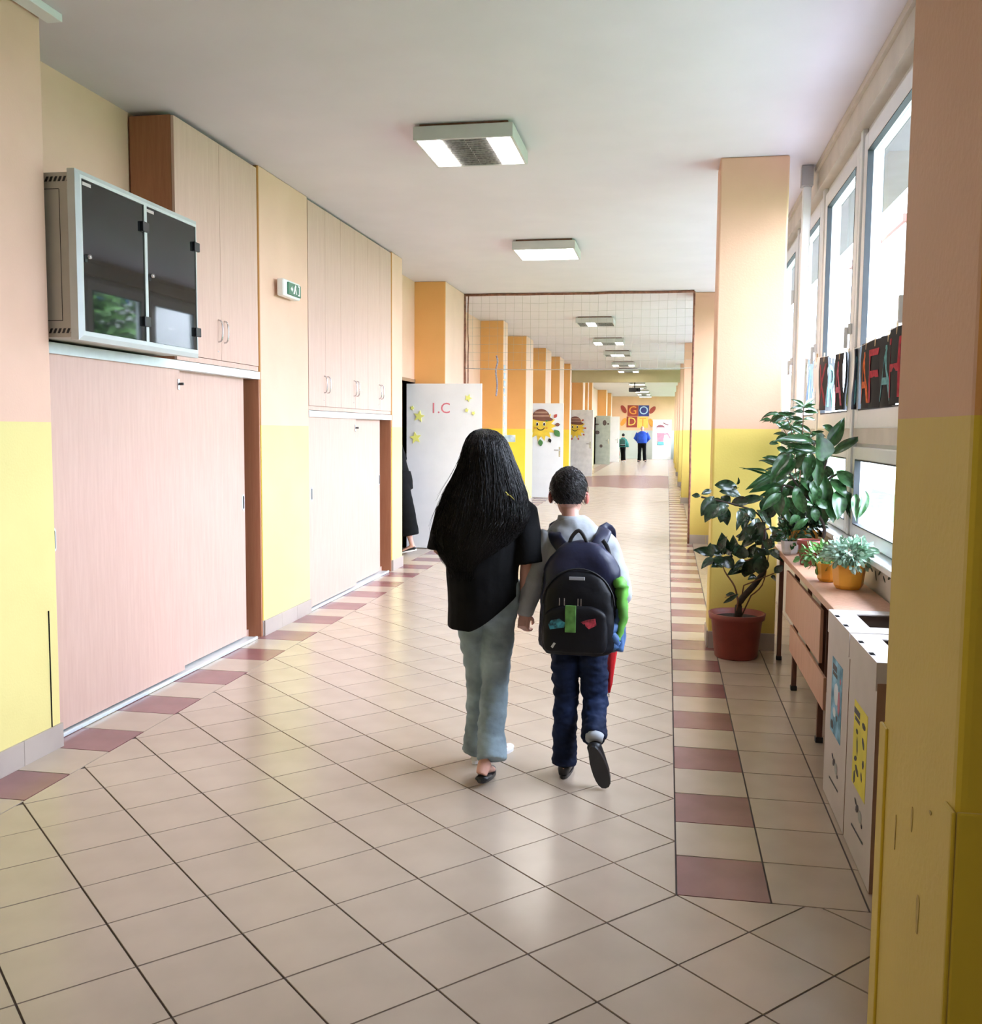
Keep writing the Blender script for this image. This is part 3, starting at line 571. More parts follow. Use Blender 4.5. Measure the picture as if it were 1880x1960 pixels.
# network cabinet with smoked doors
def rack():
    X, Xb, Ya, Yb, Za, Zb = -2.64, -3.12, 4.085, 5.21, 1.915, 2.655
    t = thing('wall_cabinet', 'grey metal wall cabinet with two smoked glass doors above the sliding cupboard', 'cabinet', (-2.86, 4.65, 1.91))
    p = t.location
    bm = box(Xb-p.x, X-.05-p.x, Ya-p.y, Yb-p.y, Za-p.z, Zb-p.z); mesh_obj('body', bm, M['rack'], t, bevel=.004)
    # bevelled front surround
    s = []; bm = bmesh.new()
    for (x, i) in ((X-.05, 0), (X-.012, .0), (X, .022)):
        s.append([bm.verts.new((x-p.x, yy-p.y, zz-p.z)) for yy, zz in ((Ya-.012+i, Za-.012+i), (Yb+.012-i, Za-.012+i), (Yb+.012-i, Zb+.012-i), (Ya-.012+i, Zb+.012-i))])
    s.append([bm.verts.new((X-p.x, yy-p.y, zz-p.z)) for yy, zz in ((Ya+.022, Za+.03), (Yb-.018, Za+.03), (Yb-.018, Zb-.025), (Ya+.022, Zb-.025))])
    s.append([bm.verts.new((X-.03-p.x, yy-p.y, zz-p.z)) for yy, zz in ((Ya+.022, Za+.03), (Yb-.018, Za+.03), (Yb-.018, Zb-.025), (Ya+.022, Zb-.025))])
    for i in range(4):
        for k in range(4): bm.faces.new((s[i][k], s[i][(k+1) % 4], s[i+1][(k+1) % 4], s[i+1][k]))
    mesh_obj('front_surround', bm, M['rack_front'], t)
    ym = 4.655
    B('mullion', X-.028, X+.001, ym-.013, ym+.013, Za+.03, Zb-.025, M['rack_front'], t)
    for a, b in ((Ya+.024, ym-.013), (ym+.013, Yb-.02)):
        d = B('glass_door', X-.012, X-.004, a, b, Za+.032, Zb-.027, M['darkglass'], t)
        mesh_obj('name_plate', box(X-.004-p.x, X-.002-p.x, a+.008-p.y, a+.075-p.y, Zb-.052-p.z, Zb-.037-p.z), M['cardwhite'], d)
        bm = bmesh.new(); bmesh.ops.create_cone(bm, cap_ends=True, segments=16, radius1=.012, radius2=.010, depth=.02, matrix=Matrix.Translation((X+.004-p.x, a+.035-p.y, 2.285-p.z)) @ Matrix.Rotation(PI/2, 4, 'Y'))
        mesh_obj('lock', bm, M['chrome'], d, True)
        mesh_obj('lock_plate', box(X-.004-p.x, X-.001-p.x, a+.012-p.y, a+.032-p.y, 2.26-p.z, 2.29-p.z), M['black'], d)
        for z in (2.045, 2.52): mesh_obj('hinge', box(X-.006-p.x, X+.012-p.x, b-.03-p.y, b+.03-p.y, z-.025-p.z, z+.025-p.z), M['black'], d, bevel=.003)
    for z in (Za+.03, Zb-.03):
        for k in range(6):
            bm = prism([(0, 0), (.012, 0), (.022, .022), (.010, .022)], (X-.17+k*.022-p.x, Ya-.0005-p.y, z-.011-p.z), (1, 0, 0), (0, 0, 1), .001)
            mesh_obj('vent_slot', bm, M['black'], t)
    mesh_obj('side_panel_joint', boxes([(X-.30-p.x, X-.10-p.x, Ya-.0008-p.y, Ya-p.y, z-p.z, z+.003-p.z) for z in (Za+.075, Zb-.075)]+[(X-.10-p.x, X-.097-p.x, Ya-.0008-p.y, Ya-p.y, Za+.075-p.z, Zb-.075-p.z)]), M['black'], t)
    B('wall_rail', XREC, Xb, Ya+.02, Yb-.02, Za+.1, Zb-.1, M['black'], t)
rack()
# the black gap under the cabinet is only shade, nothing is built there
# emergency exit sign
es = thing('exit_sign', 'small white emergency exit sign box with a green pictogram on the pier between the cupboards', 'sign', (-2.83, 6.965, 2.53))
mesh_obj('housing', box(0, .055, -.165, .165, -.058, .068), M['white'], es, bevel=.012)
mesh_obj('pictogram_panel', box(.055, .066, -.10, .15, -.04, .05), mat('exit_green', (.03, .16, .09), .3), es, bevel=.004)
W_ = M['white']
for poly in ([(-.03, -.03), (.0, -.03), (.012, .0), (.03, -.03), (.045, -.03), (.02, .012), (.03, .03), (.012, .04), (-.005, .02), (-.012, .0)], [(-.08, 0), (-.05, .022), (-.05, .008), (-.035, .008), (-.035, -.008), (-.05, -.008), (-.05, -.022)], [(.065, -.035), (.10, -.035), (.10, .04), (.065, .04), (.065, .03), (.085, .03), (.085, -.025), (.065, -.025)]):
    mesh_obj('pictogram', prism(poly, (.0662, .025, .005), (0, 1, 0), (0, 0, 1), -.001), W_, es)

# ------------------------------------------------------------------ ceiling lamps
def lamp(x0, y0, lit, label):
    t = thing('ceiling_lamp', label, 'ceiling lamp', (x0+.30, y0+.31, CEIL), 0, 'square ceiling lamps along the corridor')
    mesh_obj('mounting_plate', box(-.27, .27, -.29, .29, -.018, -.0005), M['rust'], t)
    w, h = .305, .315
    mesh_obj('housing', boxes([(-w, w, -h, -h+.02, -.10, -.018), (-w, w, h-.02, h, -.10, -.018), (-w, -w+.02, -h+.02, h-.02, -.10, -.018), (w-.02, w, -h+.02, h-.02, -.10, -.018), (-w+.02, w-.02, -h+.02, h-.02, -.045, -.018)]), M['lamp_body'], t, bevel=.004)
    for k in range(4):
        xa = -w+.022 + k*(2*w-.044)/4; xb = xa + (2*w-.044)/4 - .004
        if lit[k]: mesh_obj('lit_panel', box(xa, xb, -h+.022, h-.022, -.096, -.09), M['lamp_on'], t)
        else:
            bm = box(xa, xb, -h+.022, h-.022, -.088, -.082)
            for q in range(14):
                yy = -h+.03+q*(2*h-.06)/13; bx(bm, xa, xb, yy-.002, yy+.002, -.097, -.088)
            mesh_obj('louvre', bm, M['lamp_off'], t)
    return t
LY = [(-1.545, 5.84, (1, 0, 0, 1), 'nearest ceiling lamp, its two outer panels lit and the grey centre dark'), (-1.515, 9.45, (1, 1, 1, 1), 'second ceiling lamp, its whole panel lit'),
      (-1.50, 15.9, (0, 1, 0, 0), 'third ceiling lamp, seen through the net, with one small lit panel'), (-1.50, 19.5, (1, 0, 0, 1), 'fourth ceiling lamp, seen through the net, with two lit ends'),
      (-1.48, 22.6, (0, 1, 1, 0), 'fifth ceiling lamp with a lit centre'), (-1.50, 26.2, (1, 0, 0, 1), 'sixth ceiling lamp with two lit ends'), (-1.48, 29.0, (1, 0, 0, 1), 'seventh ceiling lamp, just before the deep beam'),
      (-1.48, 33.6, (1, 0, 0, 1), 'first ceiling lamp beyond the beam, beside the projector'), (-1.48, 37.2, (1, 1, 1, 1), 'ceiling lamp behind the projector, fully lit'), (-1.48, 40.6, (0, 1, 1, 0), 'third ceiling lamp beyond the beam'),
      (-1.46, 44.1, (1, 1, 1, 1), 'fourth ceiling lamp beyond the beam'), (-1.46, 47.5, (1, 0, 0, 1), 'fifth ceiling lamp beyond the beam'), (-1.46, 50.7, (1, 1, 1, 1), 'last ceiling lamp, closest to the end wall'),
      (-1.53, -1.6, (1, 1, 1, 1), 'ceiling lamp far behind the viewpoint')]
for a in LY: lamp(*a)
pj = thing('projector', 'black projector hanging from the ceiling just beyond the beam', 'projector', (-1.18, 35, CEIL))
mesh_obj('pole', box(-.02, .02, -.02, .02, -.32, 0), M['black'], pj); mesh_obj('case', box(-.20, .20, -.15, .15, -.46, -.32), M['black'], pj, bevel=.015)
bm = bmesh.new(); bmesh.ops.create_cone(bm, cap_ends=True, segments=16, radius1=.04, radius2=.035, depth=.04, matrix=Matrix.Translation((.1, -.165, -.39)) @ Matrix.Rotation(PI/2, 4, 'X')); mesh_obj('lens', bm, M['darkglass'], pj)

# ------------------------------------------------------------------ open doors
def leaf(name_i, x0, x1, y, h, label, m=None, hinge_left=True):
    d = thing('door_%d' % name_i, label, 'door', (x0, y, 0)); d['kind'] = 'structure'
    mesh_obj('door_leaf', box(0, x1-x0, 0, .04, .008, h), m or M['white'], d, bevel=.003)
    hx = x1-x0-.075
    mesh_obj('handle_plate', box(hx-.018, hx+.018, -.006, 0, .92, 1.14), M['chrome'], d, bevel=.002)
    bm = loft(bmesh.new(), [(hx, -.006, 1.07), (hx, -.045, 1.07), (hx-.02, -.05, 1.07), (hx-.12, -.05, 1.07)], [.009]*4, 8); mesh_obj('handle', bm, M['chrome'], d, True)
    return d
d1 = leaf(1, -3.235, -2.275, 11.885, 2.075, 'white classroom door marked 1.C with yellow stars, standing open behind the girl')
for o in list(d1.children):
    if o.name.startswith('handle'): o.location = (0, .052, 0)   # this leaf shows its hinge-side face: handle on the far face
fr = mesh_obj('door_frame', boxes([(XREC-.155, XREC+.012, 11.93, 11.95, 0, 2.13), (XREC-.155, XREC+.012, 10.93, 10.97, 0, 2.13), (XREC-.155, XREC+.012, 10.93, 11.95, 2.09, 2.13)]), mat('door_frame_tan', (.36, .22, .13), .5), wall_left)
YEL = mat('yellow_foam_star', (.86, .84, .22), .6)
def star(r, th=0.0, inner=.45): return [((r if k % 2 == 0 else r*inner)*math.sin(th+k*PI/5), (r if k % 2 == 0 else r*inner)*math.cos(th+k*PI/5)) for k in range(10)]
for x, z, r, a in ((-3.071, 1.667, .075, .2), (-3.115, 1.398, .078, -.15), (-3.159, 1.771, .032, .3), (-2.443, 1.897, .05, .4), (-2.46, 1.745, .03, .1), (-2.375, 1.71, .028, .5)):
    poly_at('star', star(r, a), (x, 11.8845, z), (1, 0, 0), (0, 0, 1), .012, YEL, d1)
text('lettering', '1.C', .185, (-2.80, 11.884, 1.765), (1, 0, 0), (0, 0, 1), mat('pink_letter', (.80, .22, .26), .6), d1)
d2 = leaf(2, -3.20, -2.27, 21.5, 2.10, 'white door with a large smiling sun wearing a brown hat, open across the corridor edge')
d3 = leaf(3, -3.25, -2.40, 31.85, 2.17, 'white door with a smaller sun picture, standing open beyond the first sun door', mat('greyish_white', (.80, .77, .73), .5))
d4 = leaf(4, -3.25, -2.50, 43.55, 2.16, 'grey-green door with a few small stickers, open far down the corridor', mat('grey_green', (.44, .47, .40), .5))
d5 = leaf(5, -3.0, -2.27, 47.05, 2.18, 'plain bright white door, farthest of the open doors on the left')
def flat(parent, name, poly, x, z, y, m): return poly_at(name, poly, (x, y, z), (1, 0, 0), (0, 0, 1), .004, m, parent)
def ell(a, b, n=20, t0=0, t1=2*PI): return [(a*math.cos(t0+(t1-t0)*k/n), b*math.sin(t0+(t1-t0)*k/n)) for k in range(n if t1-t0 > 6.2 else n+1)]
def rot2(poly, a): return [(u*math.cos(a)-v*math.sin(a), u*math.sin(a)+v*math.cos(a)) for u, v in poly]
SUNY = mat('sun_yellow', (.92, .62, .05), .6); SUNO = mat('sun_orange', (.85, .36, .04), .6); HATB = mat('hat_brown', (.22, .08, .05), .6); HATL = mat('hat_light', (.48, .27, .18), .6)
LEAFG = mat('paper_green', (.07, .22, .06), .6); INK = mat('ink', (.02, .015, .012), .6); REDP = mat('paper_red', (.55, .08, .06), .6)
def sun(d, cx, cz, y, R, leaves):
    y -= .0045
    rays = []
    for k in range(28):
        a = 2*PI*k/28; rr = R*(1.45 if k % 2 == 0 else .98); rays.append((rr*math.cos(a), rr*math.sin(a)))
    flat(d, 'sun_rays', rays, cx, cz, y, SUNY); flat(d, 'sun_face', ell(R, R), cx, cz, y-.0045, SUNO if False else SUNY)
    for s in (-1, 1):
        flat(d, 'eye', ell(.12*R, .19*R, 12), cx+s*.33*R-.05*R, cz+.18*R, y-.009, M['white']); flat(d, 'pupil', ell(.09*R, .14*R, 12), cx+s*.33*R-.05*R, cz+.15*R, y-.0135, INK)
        flat(d, 'cheek', ell(.12*R, .09*R, 10), cx+s*.55*R-.05*R, cz-.2*R, y-.009, SUNO)
    sm = ell(.42*R, .42*R, 12, PI*1.12, PI*1.88) + [(u*.86, v*.78) for u, v in ell(.42*R, .42*R, 12, PI*1.12, PI*1.88)][::-1]
    flat(d, 'smile', sm, cx-.05*R, cz-.02*R, y-.009, INK)
    # hat: brim, crown, bands
    flat(d, 'hat_brim', rot2(ell(1.12*R, .26*R), -.12), cx, cz+.72*R, y-.009, HATB)
    flat(d, 'hat_crown', ell(.85*R, .85*R, 14, .0, PI), cx-.02*R, cz+.74*R, y-.0135, HATB)
    for q, ww in ((.08, .80), (.40, .62)): flat(d, 'hat_band', [(-ww*R, q*R), (ww*R, q*R), (ww*.96*R, (q+.16)*R), (-ww*.96*R, (q+.16)*R)], cx-.02*R, cz+.78*R, y-.018, HATL)
    for (u, v, a, s, m) in leaves:
        lf = [(.42*R*s*(k/8), .14*R*s*math.sin(PI*k/8)) for k in range(9)] + [(.42*R*s*(k/8), -.14*R*s*math.sin(PI*k/8)) for k in range(7, 0, -1)]
        flat(d, 'paper_leaf', rot2(lf, a), cx+u*R, cz+v*R, y-.0225, m)
sun(d2, -2.76, 1.60, 21.5, .235, [(1.25, -.35, -.9, 2.0, LEAFG), (1.3, .1, .1, 1.2, HATB), (1.2, .75, .9, 1.1, REDP), (.75, -1.15, -1.2, 1.1, INK), (-.1, -1.25, -1.4, 1.6, LEAFG), (.4, .45, .2, .6, LEAFG), (-1.1, -.9, -2.2, 1.2, INK)])
sun(d3, -2.97, 1.58, 31.85, .24, [(1.2+.0, .0, 0, .8, REDP), (.9, .95, .8, .8, REDP), (1.05, -.75, -.8, .8, REDP), (.4, -1.3, -1.3, .8, REDP), (-.4, -1.3, -1.7, .8, REDP), (-.9, 1.0, 2.3, .8, REDP)])
for x, z, a, b in ((-3.1, 1.78, .10, .04), (-2.76, 1.85, .09, .13), (-3.08, 1.42, .11, .09), (-2.9, .82, .07, .08), (-2.60, 1.8, .05, .04)):
    flat(d4, 'sticker', ell(a, b, 7), x, z, 43.55-.005, mat('sticker', (.12, .08, .07), .6, var=.5, scale=30))
# decorations hanging in profile on the fifth pier and a paper arrow
pd = tag(mesh_obj('paper_chain', bmesh.new(), M['white']), 'narrow strip of pale blue paper cut-outs on the orange pier behind the girl', 'decoration'); bmm = bmesh.new()
BLP = mat('pale_blue_paper', (.45, .65, .85), .7, col2=(.75, .78, .85), scale=9, var=.3); pd.data.materials[0] = BLP
for k in range(9):
    z = 2.55-k*.13; s_ = .05+.02*(k % 3)
    bx(bmm, -2.75, -2.742, 16.34, 16.42+s_, z-.05, z+.05)
bx(bmm, -2.742, -2.55, 16.40, 16.406, 1.30, 1.42)
bmm.to_mesh(pd.data); bmm.free()
gl = tag(mesh_obj('paper_garland', tube(smoothpath([(-2.745, 15.6, 2.70), (-2.73, 15.62, 2.6), (-2.755, 15.6, 2.45), (-2.735, 15.62, 2.25), (-2.745, 15.6, 2.05)], 4), .014, 6), mat('garland', (.55, .35, .38), .7, var=.5, scale=30, col2=(.35, .45, .65))), 'thin twisted paper garland hanging above the open 1.C door', 'garland')
# end wall: letter poster and cut-outs, white door with a painted girl
y = 52.99
def wallart(name, poly, x, z, m, label, cat='picture'):
    return tag(mesh_obj(name, prism(poly, (x, y, z), (1, 0, 0), (0, 0, 1), .01), m), label, cat)
PA = [mat('poster_navy', (.03, .04, .22)), mat('poster_red', (.35, .05, .03)), mat('poster_orange', (.85, .35, .05)), mat('poster_sky', (.45, .62, .80)), mat('poster_yellow', (.88, .62, .12))]
sq = [(-.28, -.29), (.28, -.29), (.28, .29), (-.28, .29)]
for x, z, mb, ch, ml, lab in ((-1.86, 2.58, 1, 'G', 2, 'dark red square with an orange letter, upper left of the end wall letters'), (-1.28, 2.58, 0, 'O', 3, 'navy square with a pale blue letter, upper right of the end wall letters'), (-1.90, 1.98, 1, 'D', 4, 'dark red square with a yellow shape, lower left of the end wall letters'), (-1.32, 1.96, 4, 'T', 2, 'yellow square with a letter, lower right of the end wall letters')):
    t = thing('letter_poster', lab, 'poster', (x, y, z), 0, 'coloured letter squares on the end wall')
    mesh_obj('sheet', prism(sq, (0, 0, 0), (1, 0, 0), (0, 0, 1), .01), PA[mb], t); text('letter', ch, .62, (x, y-.012, z), (1, 0, 0), (0, 0, 1), PA[ml], t)
for x, z, a, lab in ((-2.35, 2.66, -1.0, 'dark mottled paper leaf left of the upper letters'), (-.82, 2.62, .9, 'dark red paper leaf right of the upper letters'), (-2.35, 1.98, 1.0, 'purple-brown paper leaf left of the lower letters'), (-.88, 1.95, -1.2, 'orange curled paper leaf right of the lower letters')):
    wallart('paper_leaf_cutout', rot2(ell(.24, .12, 12), a), x, z, PA[1] if z > 2 else PA[2], lab, 'decoration')
ed = thing('door_6', 'white door at the far end with a painted child in a pink shirt', 'door', (-.75, 52.2, 0)); ed['kind'] = 'structure'
mesh_obj('door_leaf', box(-.02, .95, .05, .09, .008, 2.10), M['white'], ed)
PNK = mat('pink_paint', (.80, .28, .36)); TEA = mat('teal_paint', (.15, .50, .55)); MAR = mat('maroon_line', (.30, .10, .12))
for poly, x, z, m in ((ell(.20, .17), .38, 1.66, PNK), (ell(.17, .15), .38, 1.64, M['white']), (ell(.21, .13, 12, 0, PI), .38, 1.70, MAR), ([(-.05, 0), (.02, .08), (.12, .02), (.25, -.03), (.32, .02), (.25, -.08), (.12, -.03), (.0, .03)], .52, 1.88, MAR), ([(-.2, .25), (.2, .25), (.14, -.2), (-.16, -.2)], .40, 1.15, PNK), ([(.1, .2), (.35, .24), (.5, -.02), (.46, -.06), (.32, .16), (.1, .12)], .42, 1.17, PNK), ([(-.14, 0), (.16, 0), (.18, -.17), (-.16, -.17)], .40, .94, TEA)):
    pk_y = globals().get('pk_y', .049) - .004
    mesh_obj('painted_shape', prism(poly, (x, pk_y, z), (1, 0, 0), (0, 0, 1), .002), m, ed)

# ------------------------------------------------------------------ net with its brown rope frame
nt_ = thing('ball_net', 'wide square-mesh net hung across the top of the corridor on a brown rope frame', 'net', (-1.2, 13.08, 2.3))
NY = 13.08; X0n, X1n, ZB, ZT = -2.745, .305, 2.335, 3.32
nb = bmesh.new(); nx, nz = 27, 9; p = nt_.location
for i in range(1, nx):
    x = X0n+(X1n-X0n)*i/nx; pts = [(x-p.x+.004*math.sin(i*1.7+k), .003*math.sin(k*2+i), ZB+(ZT-ZB)*k/4-p.z) for k in range(5)]; loft(nb, pts, [.0012]*5, 4)
for j in range(1, nz):
    z = ZB+(ZT-ZB)*j/nz; pts = [(X0n+(X1n-X0n)*k/12-p.x, .003*math.sin(k+j), z-p.z-.012*math.sin(PI*k/12)+.004*math.sin(k*2.3+j)) for k in range(13)]; loft(nb, pts, [.0012]*13, 4)
tag(mesh_obj('mesh_netting', nb, M['netcord'], nt_), kind='stuff')
def rope(name, A, Bp, r, m, sag=0.0, n=14, jit=.004):
    pts = [Vector(A).lerp(Vector(Bp), k/n)-p + Vector((random.uniform(-jit, jit), 0, random.uniform(-jit, jit)-sag*math.sin(PI*k/n))) for k in range(n+1)]
    return mesh_obj(name, tube(pts, r, 8), m, nt_, True)
rope('top_rope', (X0n-.01, NY, ZT), (X1n, NY, ZT), .017, M['rust']); rope('bottom_cord', (X0n, NY, ZB), (X1n, NY, ZB), .005, M['netcord'], .02)
rope('side_rope', (X0n+.0, NY, .02), (X0n+.0, NY, ZT), .020, M['rust'], 0, 24, .006); rope('side_rope', (X0n+.05, NY, .02), (X0n+.05, NY, ZT), .008, M['rust'], 0, 20, .006); rope('side_rope', (X1n-.0, NY, .02), (X1n-.0, NY, ZT), .014, M['rust'], 0, 20, .003)

# ------------------------------------------------------------------ long school table under the windows
dk = thing('school_table', 'long narrow wood-topped table with hanging front panels under the windows', 'table', (.84, 5.5, 0))
mesh_obj('table_top', box(-.135, .13, -1.28, 1.12, .735, .768), M['wood_desk'], dk, bevel=.003)
for y0, y1 in ((-.78, .55),):
    mesh_obj('front_panel', box(-.112, -.096, y0, y1, .42, .675), M['wood_desk'], dk, bevel=.003)
for y0, y1 in ((-1.02, .20),):
    mesh_obj('lower_panel', box(-.126, -.112, y0, y1, .26, .41), M['wood_desk'], dk, bevel=.003)
for y in (-1.2, -.66, .31, 1.08):
    mesh_obj('leg', box(-.094, -.066, y-.014, y+.014, .02, .735), M['steel_brown'], dk, bevel=.004); mesh_obj('leg', box(.09, .118, y-.014, y+.014, .02, .735), M['steel_brown'], dk, bevel=.004)
    mesh_obj('leg_bracket', box(-.07, .09, y-.010, y+.010, .69, .72), M['steel_brown'], dk)
    for x in (-.080, .104): mesh_obj('foot_cap', box(x-.018, x+.018, y-.018, y+.018, .002, .03), M['black'], dk, bevel=.003)
mesh_obj('apron_rail', box(-.09, -.07, -1.2, 1.08, .70, .725), M['steel_brown'], dk)

# ------------------------------------------------------------------ two cardboard collection boxes
def bin_box(y0, y1, label, poster, lab2):
    t = thing('recycling_box', label, 'box', (.82, (y0+y1)/2, 0), 0, 'cardboard recycling boxes'); h = (y1-y0)/2; W = .138
    bm = boxes([(-W, -W+.006, -h, h, .004, .705), (W-.006, W, -h, h, .004, .705), (-W+.006, W-.006, -h, -h+.006, .004, .705), (-W+.006, W-.006, h-.006, h, .004, .705), (-W+.006, W-.006, -h+.006, h-.006, .004, .02)])
    o = mesh_obj('body', bm, [M['cardwhite'], M['cardboard']], t)
    for f in o.data.polygons:
        if abs(f.normal.y) > .5 or abs(f.center.x) < W-.004: f.material_index = 1
    L = .004
    ox0, ox1, oy0, oy1 = -.05, .11, -h*.52, h*.62
    bm = boxes([(-W-L, -W, -h+.002, h-.002, .68, .768), (W, W+L, -h+.002, h-.002, .68, .768), (-W, W, -h+.002, -h+.006, .68, .768), (-W, W, h-.006, h-.002, .68, .768),
                (-W-L, ox0, -h+.002, h-.002, .768, .773), (ox1, W+L, -h+.002, h-.002, .768, .773), (ox0, ox1, -h+.002, oy0, .768, .773), (ox0, ox1, oy1, h-.002, .768, .773)])
    mesh_obj('lid', bm, M['cardwhite'], t)
    mesh_obj('dark_inside', box(ox0-.02, ox1+.02, oy0-.02, oy1+.02, .60, .602), M['void'], t)
    for yy in (-h*.45, h*.35): mesh_obj('lid_slot', box(-W-.002, -W+.014, yy-.02, yy+.02, .773, .7738), M['void'], t)
    cols = {'blue': mat('blue_print', (.06, .33, .58), .6, var=.5, scale=16, col2=(.25, .55, .75)), 'yellow': mat('yellow_print', (.72, .62, .05), .6, var=.1)}
    zc = .455 if poster == 'blue' else .41; hw = .115; hh = .15
    mesh_obj('poster', box(-W-.0012, -W-.0002, -hw, hw, zc-hh, zc+hh), cols[poster], t)
    dk_ = mat('print_dark', (.04, .04, .05), .6); lt = mat('print_pale', (.65, .72, .78), .6); rd = mat('print_rose', (.50, .16, .22), .6)
    def mark(yy, zz, a, b, m, n=4, r=0): 
        pl = rot2(ell(a, b, n) if n > 4 else [(-a, -b), (a, -b), (a, b), (-a, b)], r)
        mesh_obj('print_mark', prism(pl, (-W-.0014, yy, zz), (0, 1, 0), (0, 0, 1), -.0006), m, t)
    if poster == 'blue':
        mark(.05, zc+.115, .045, .012, dk_); mark(.04, zc+.09, .05, .008, dk_); mark(-.08, zc+.09, .012, .012, rd, 9)
        mark(.0, zc+.02, .05, .045, lt, 9); mark(-.06, zc+.0, .025, .05, rd, 7); mark(.03, zc-.06, .03, .02, lt, 9); mark(-.03, zc-.07, .015, .012, dk_, 6); mark(.07, zc-.12, .03, .02, dk_, 6)
    else:
        mark(.06, zc+.115, .05, .011, dk_); mark(.05, zc+.09, .04, .007, dk_); mark(-.06, zc+.10, .03, .012, dk_, 7)
        for q, (a, b) in enumerate(((.05, .05), (-.06, .04), (.04, -.0), (-.07, -.03), (.06, -.05), (.03, -.085), (-.05, -.08), (.07, -.12))):
            mark(a, zc+b, .018+.008*(q % 3), .010+.004*(q % 2), dk_, 6, q*.7)
    mark(.03, .215, .020, .008, dk_, 7, .3); mark(.0, .20, .028, .014, dk_, 7, -.5); mark(-.05, .19, .03, .022, mat('print_grey', (.35, .36, .35), .6), 8); mark(-.085, .17, .012, .008, dk_, 5)
    mark(-.01, .115, .10, .004, dk_, 4, -.05)
    return t
bin_box(3.235, 3.70, 'nearer white cardboard recycling box with a yellow printed label, beside the near pier', 'yellow', '')
bin_box(3.712, 4.19, 'farther white cardboard recycling box with a blue poster, at the end of the table', 'blue', '')

# ------------------------------------------------------------------ pictures pegged on a line across the window
lc = tag(mesh_obj('hanging_line', tube(smoothpath([(.99, 4.2, 1.99), (1.0, 5.6, 1.965), (1.0, 6.9, 2.01), (1.0, 8.2, 2.085)], 6), .0015, 5), M['white']), 'thin white line strung across the windows carrying the letter drawings', 'line')
LC = {k: mat('crayon_'+k, v, .8, var=.25, scale=40) for k, v in dict(teal=(.16, .38, .40), red=(.45, .02, .04), orange=(.70, .14, .03), yellow=(.66, .52, .04), pink=(.60, .14, .20), green=(.05, .35, .28), dred=(.28, .03, .05), pale=(.55, .68, .78), steel=(.10, .17, .26), mint=(.45, .62, .55), rose=(.62, .35, .55)).items()}
PB = {'black': mat('black_paper', (.012, .011, .013), .85), 'charcoal': mat('charcoal_paper', (.04, .038, .045), .85, var=.3), 'navy': mat('navy_paper', (.03, .04, .08), .85), 'white': mat('white_paper', (.70, .74, .76), .85), 'blue': mat('blue_paper', (.16, .26, .48), .85)}
STY = [('black', 'A', 'teal', 'black sheet with a large teal letter A, beside the near pier'), ('black', 'F', 'red', 'black sheet with a tall red letter, between the teal A and orange A'), ('black', 'A', 'orange', 'black sheet with an orange letter A'), ('charcoal', 'E', 'teal', 'charcoal sheet with a teal letter, right beside the gap in the row'),
       ('charcoal', 'I', 'yellow', 'dark sheet with a yellow letter, just left of the gap'), ('black', 'A', 'pink', 'black sheet with a pink letter A, left of the yellow one'), ('black', 'R', 'green', 'black sheet with a green-teal letter R'), ('charcoal', 'X', 'dred', 'charcoal sheet with a dark red letter X'),
       ('white', 'I', 'pale', 'pale blue-white sheet among the dark ones'), ('navy', 'N', 'steel', 'curled navy sheet with a steel blue letter'), ('white', 'V', 'mint', 'white sheet with a pale green letter'), ('blue', 'A', 'rose', 'blue sheet with a rose letter A, farthest of the row')]
CARDS.append((1.0, 4.78, 1.015, 4.57, 1.985, 1.64)); STY.append(('black', 'H', 'red', 'black sheet with a red letter, cut off by the near pier'))
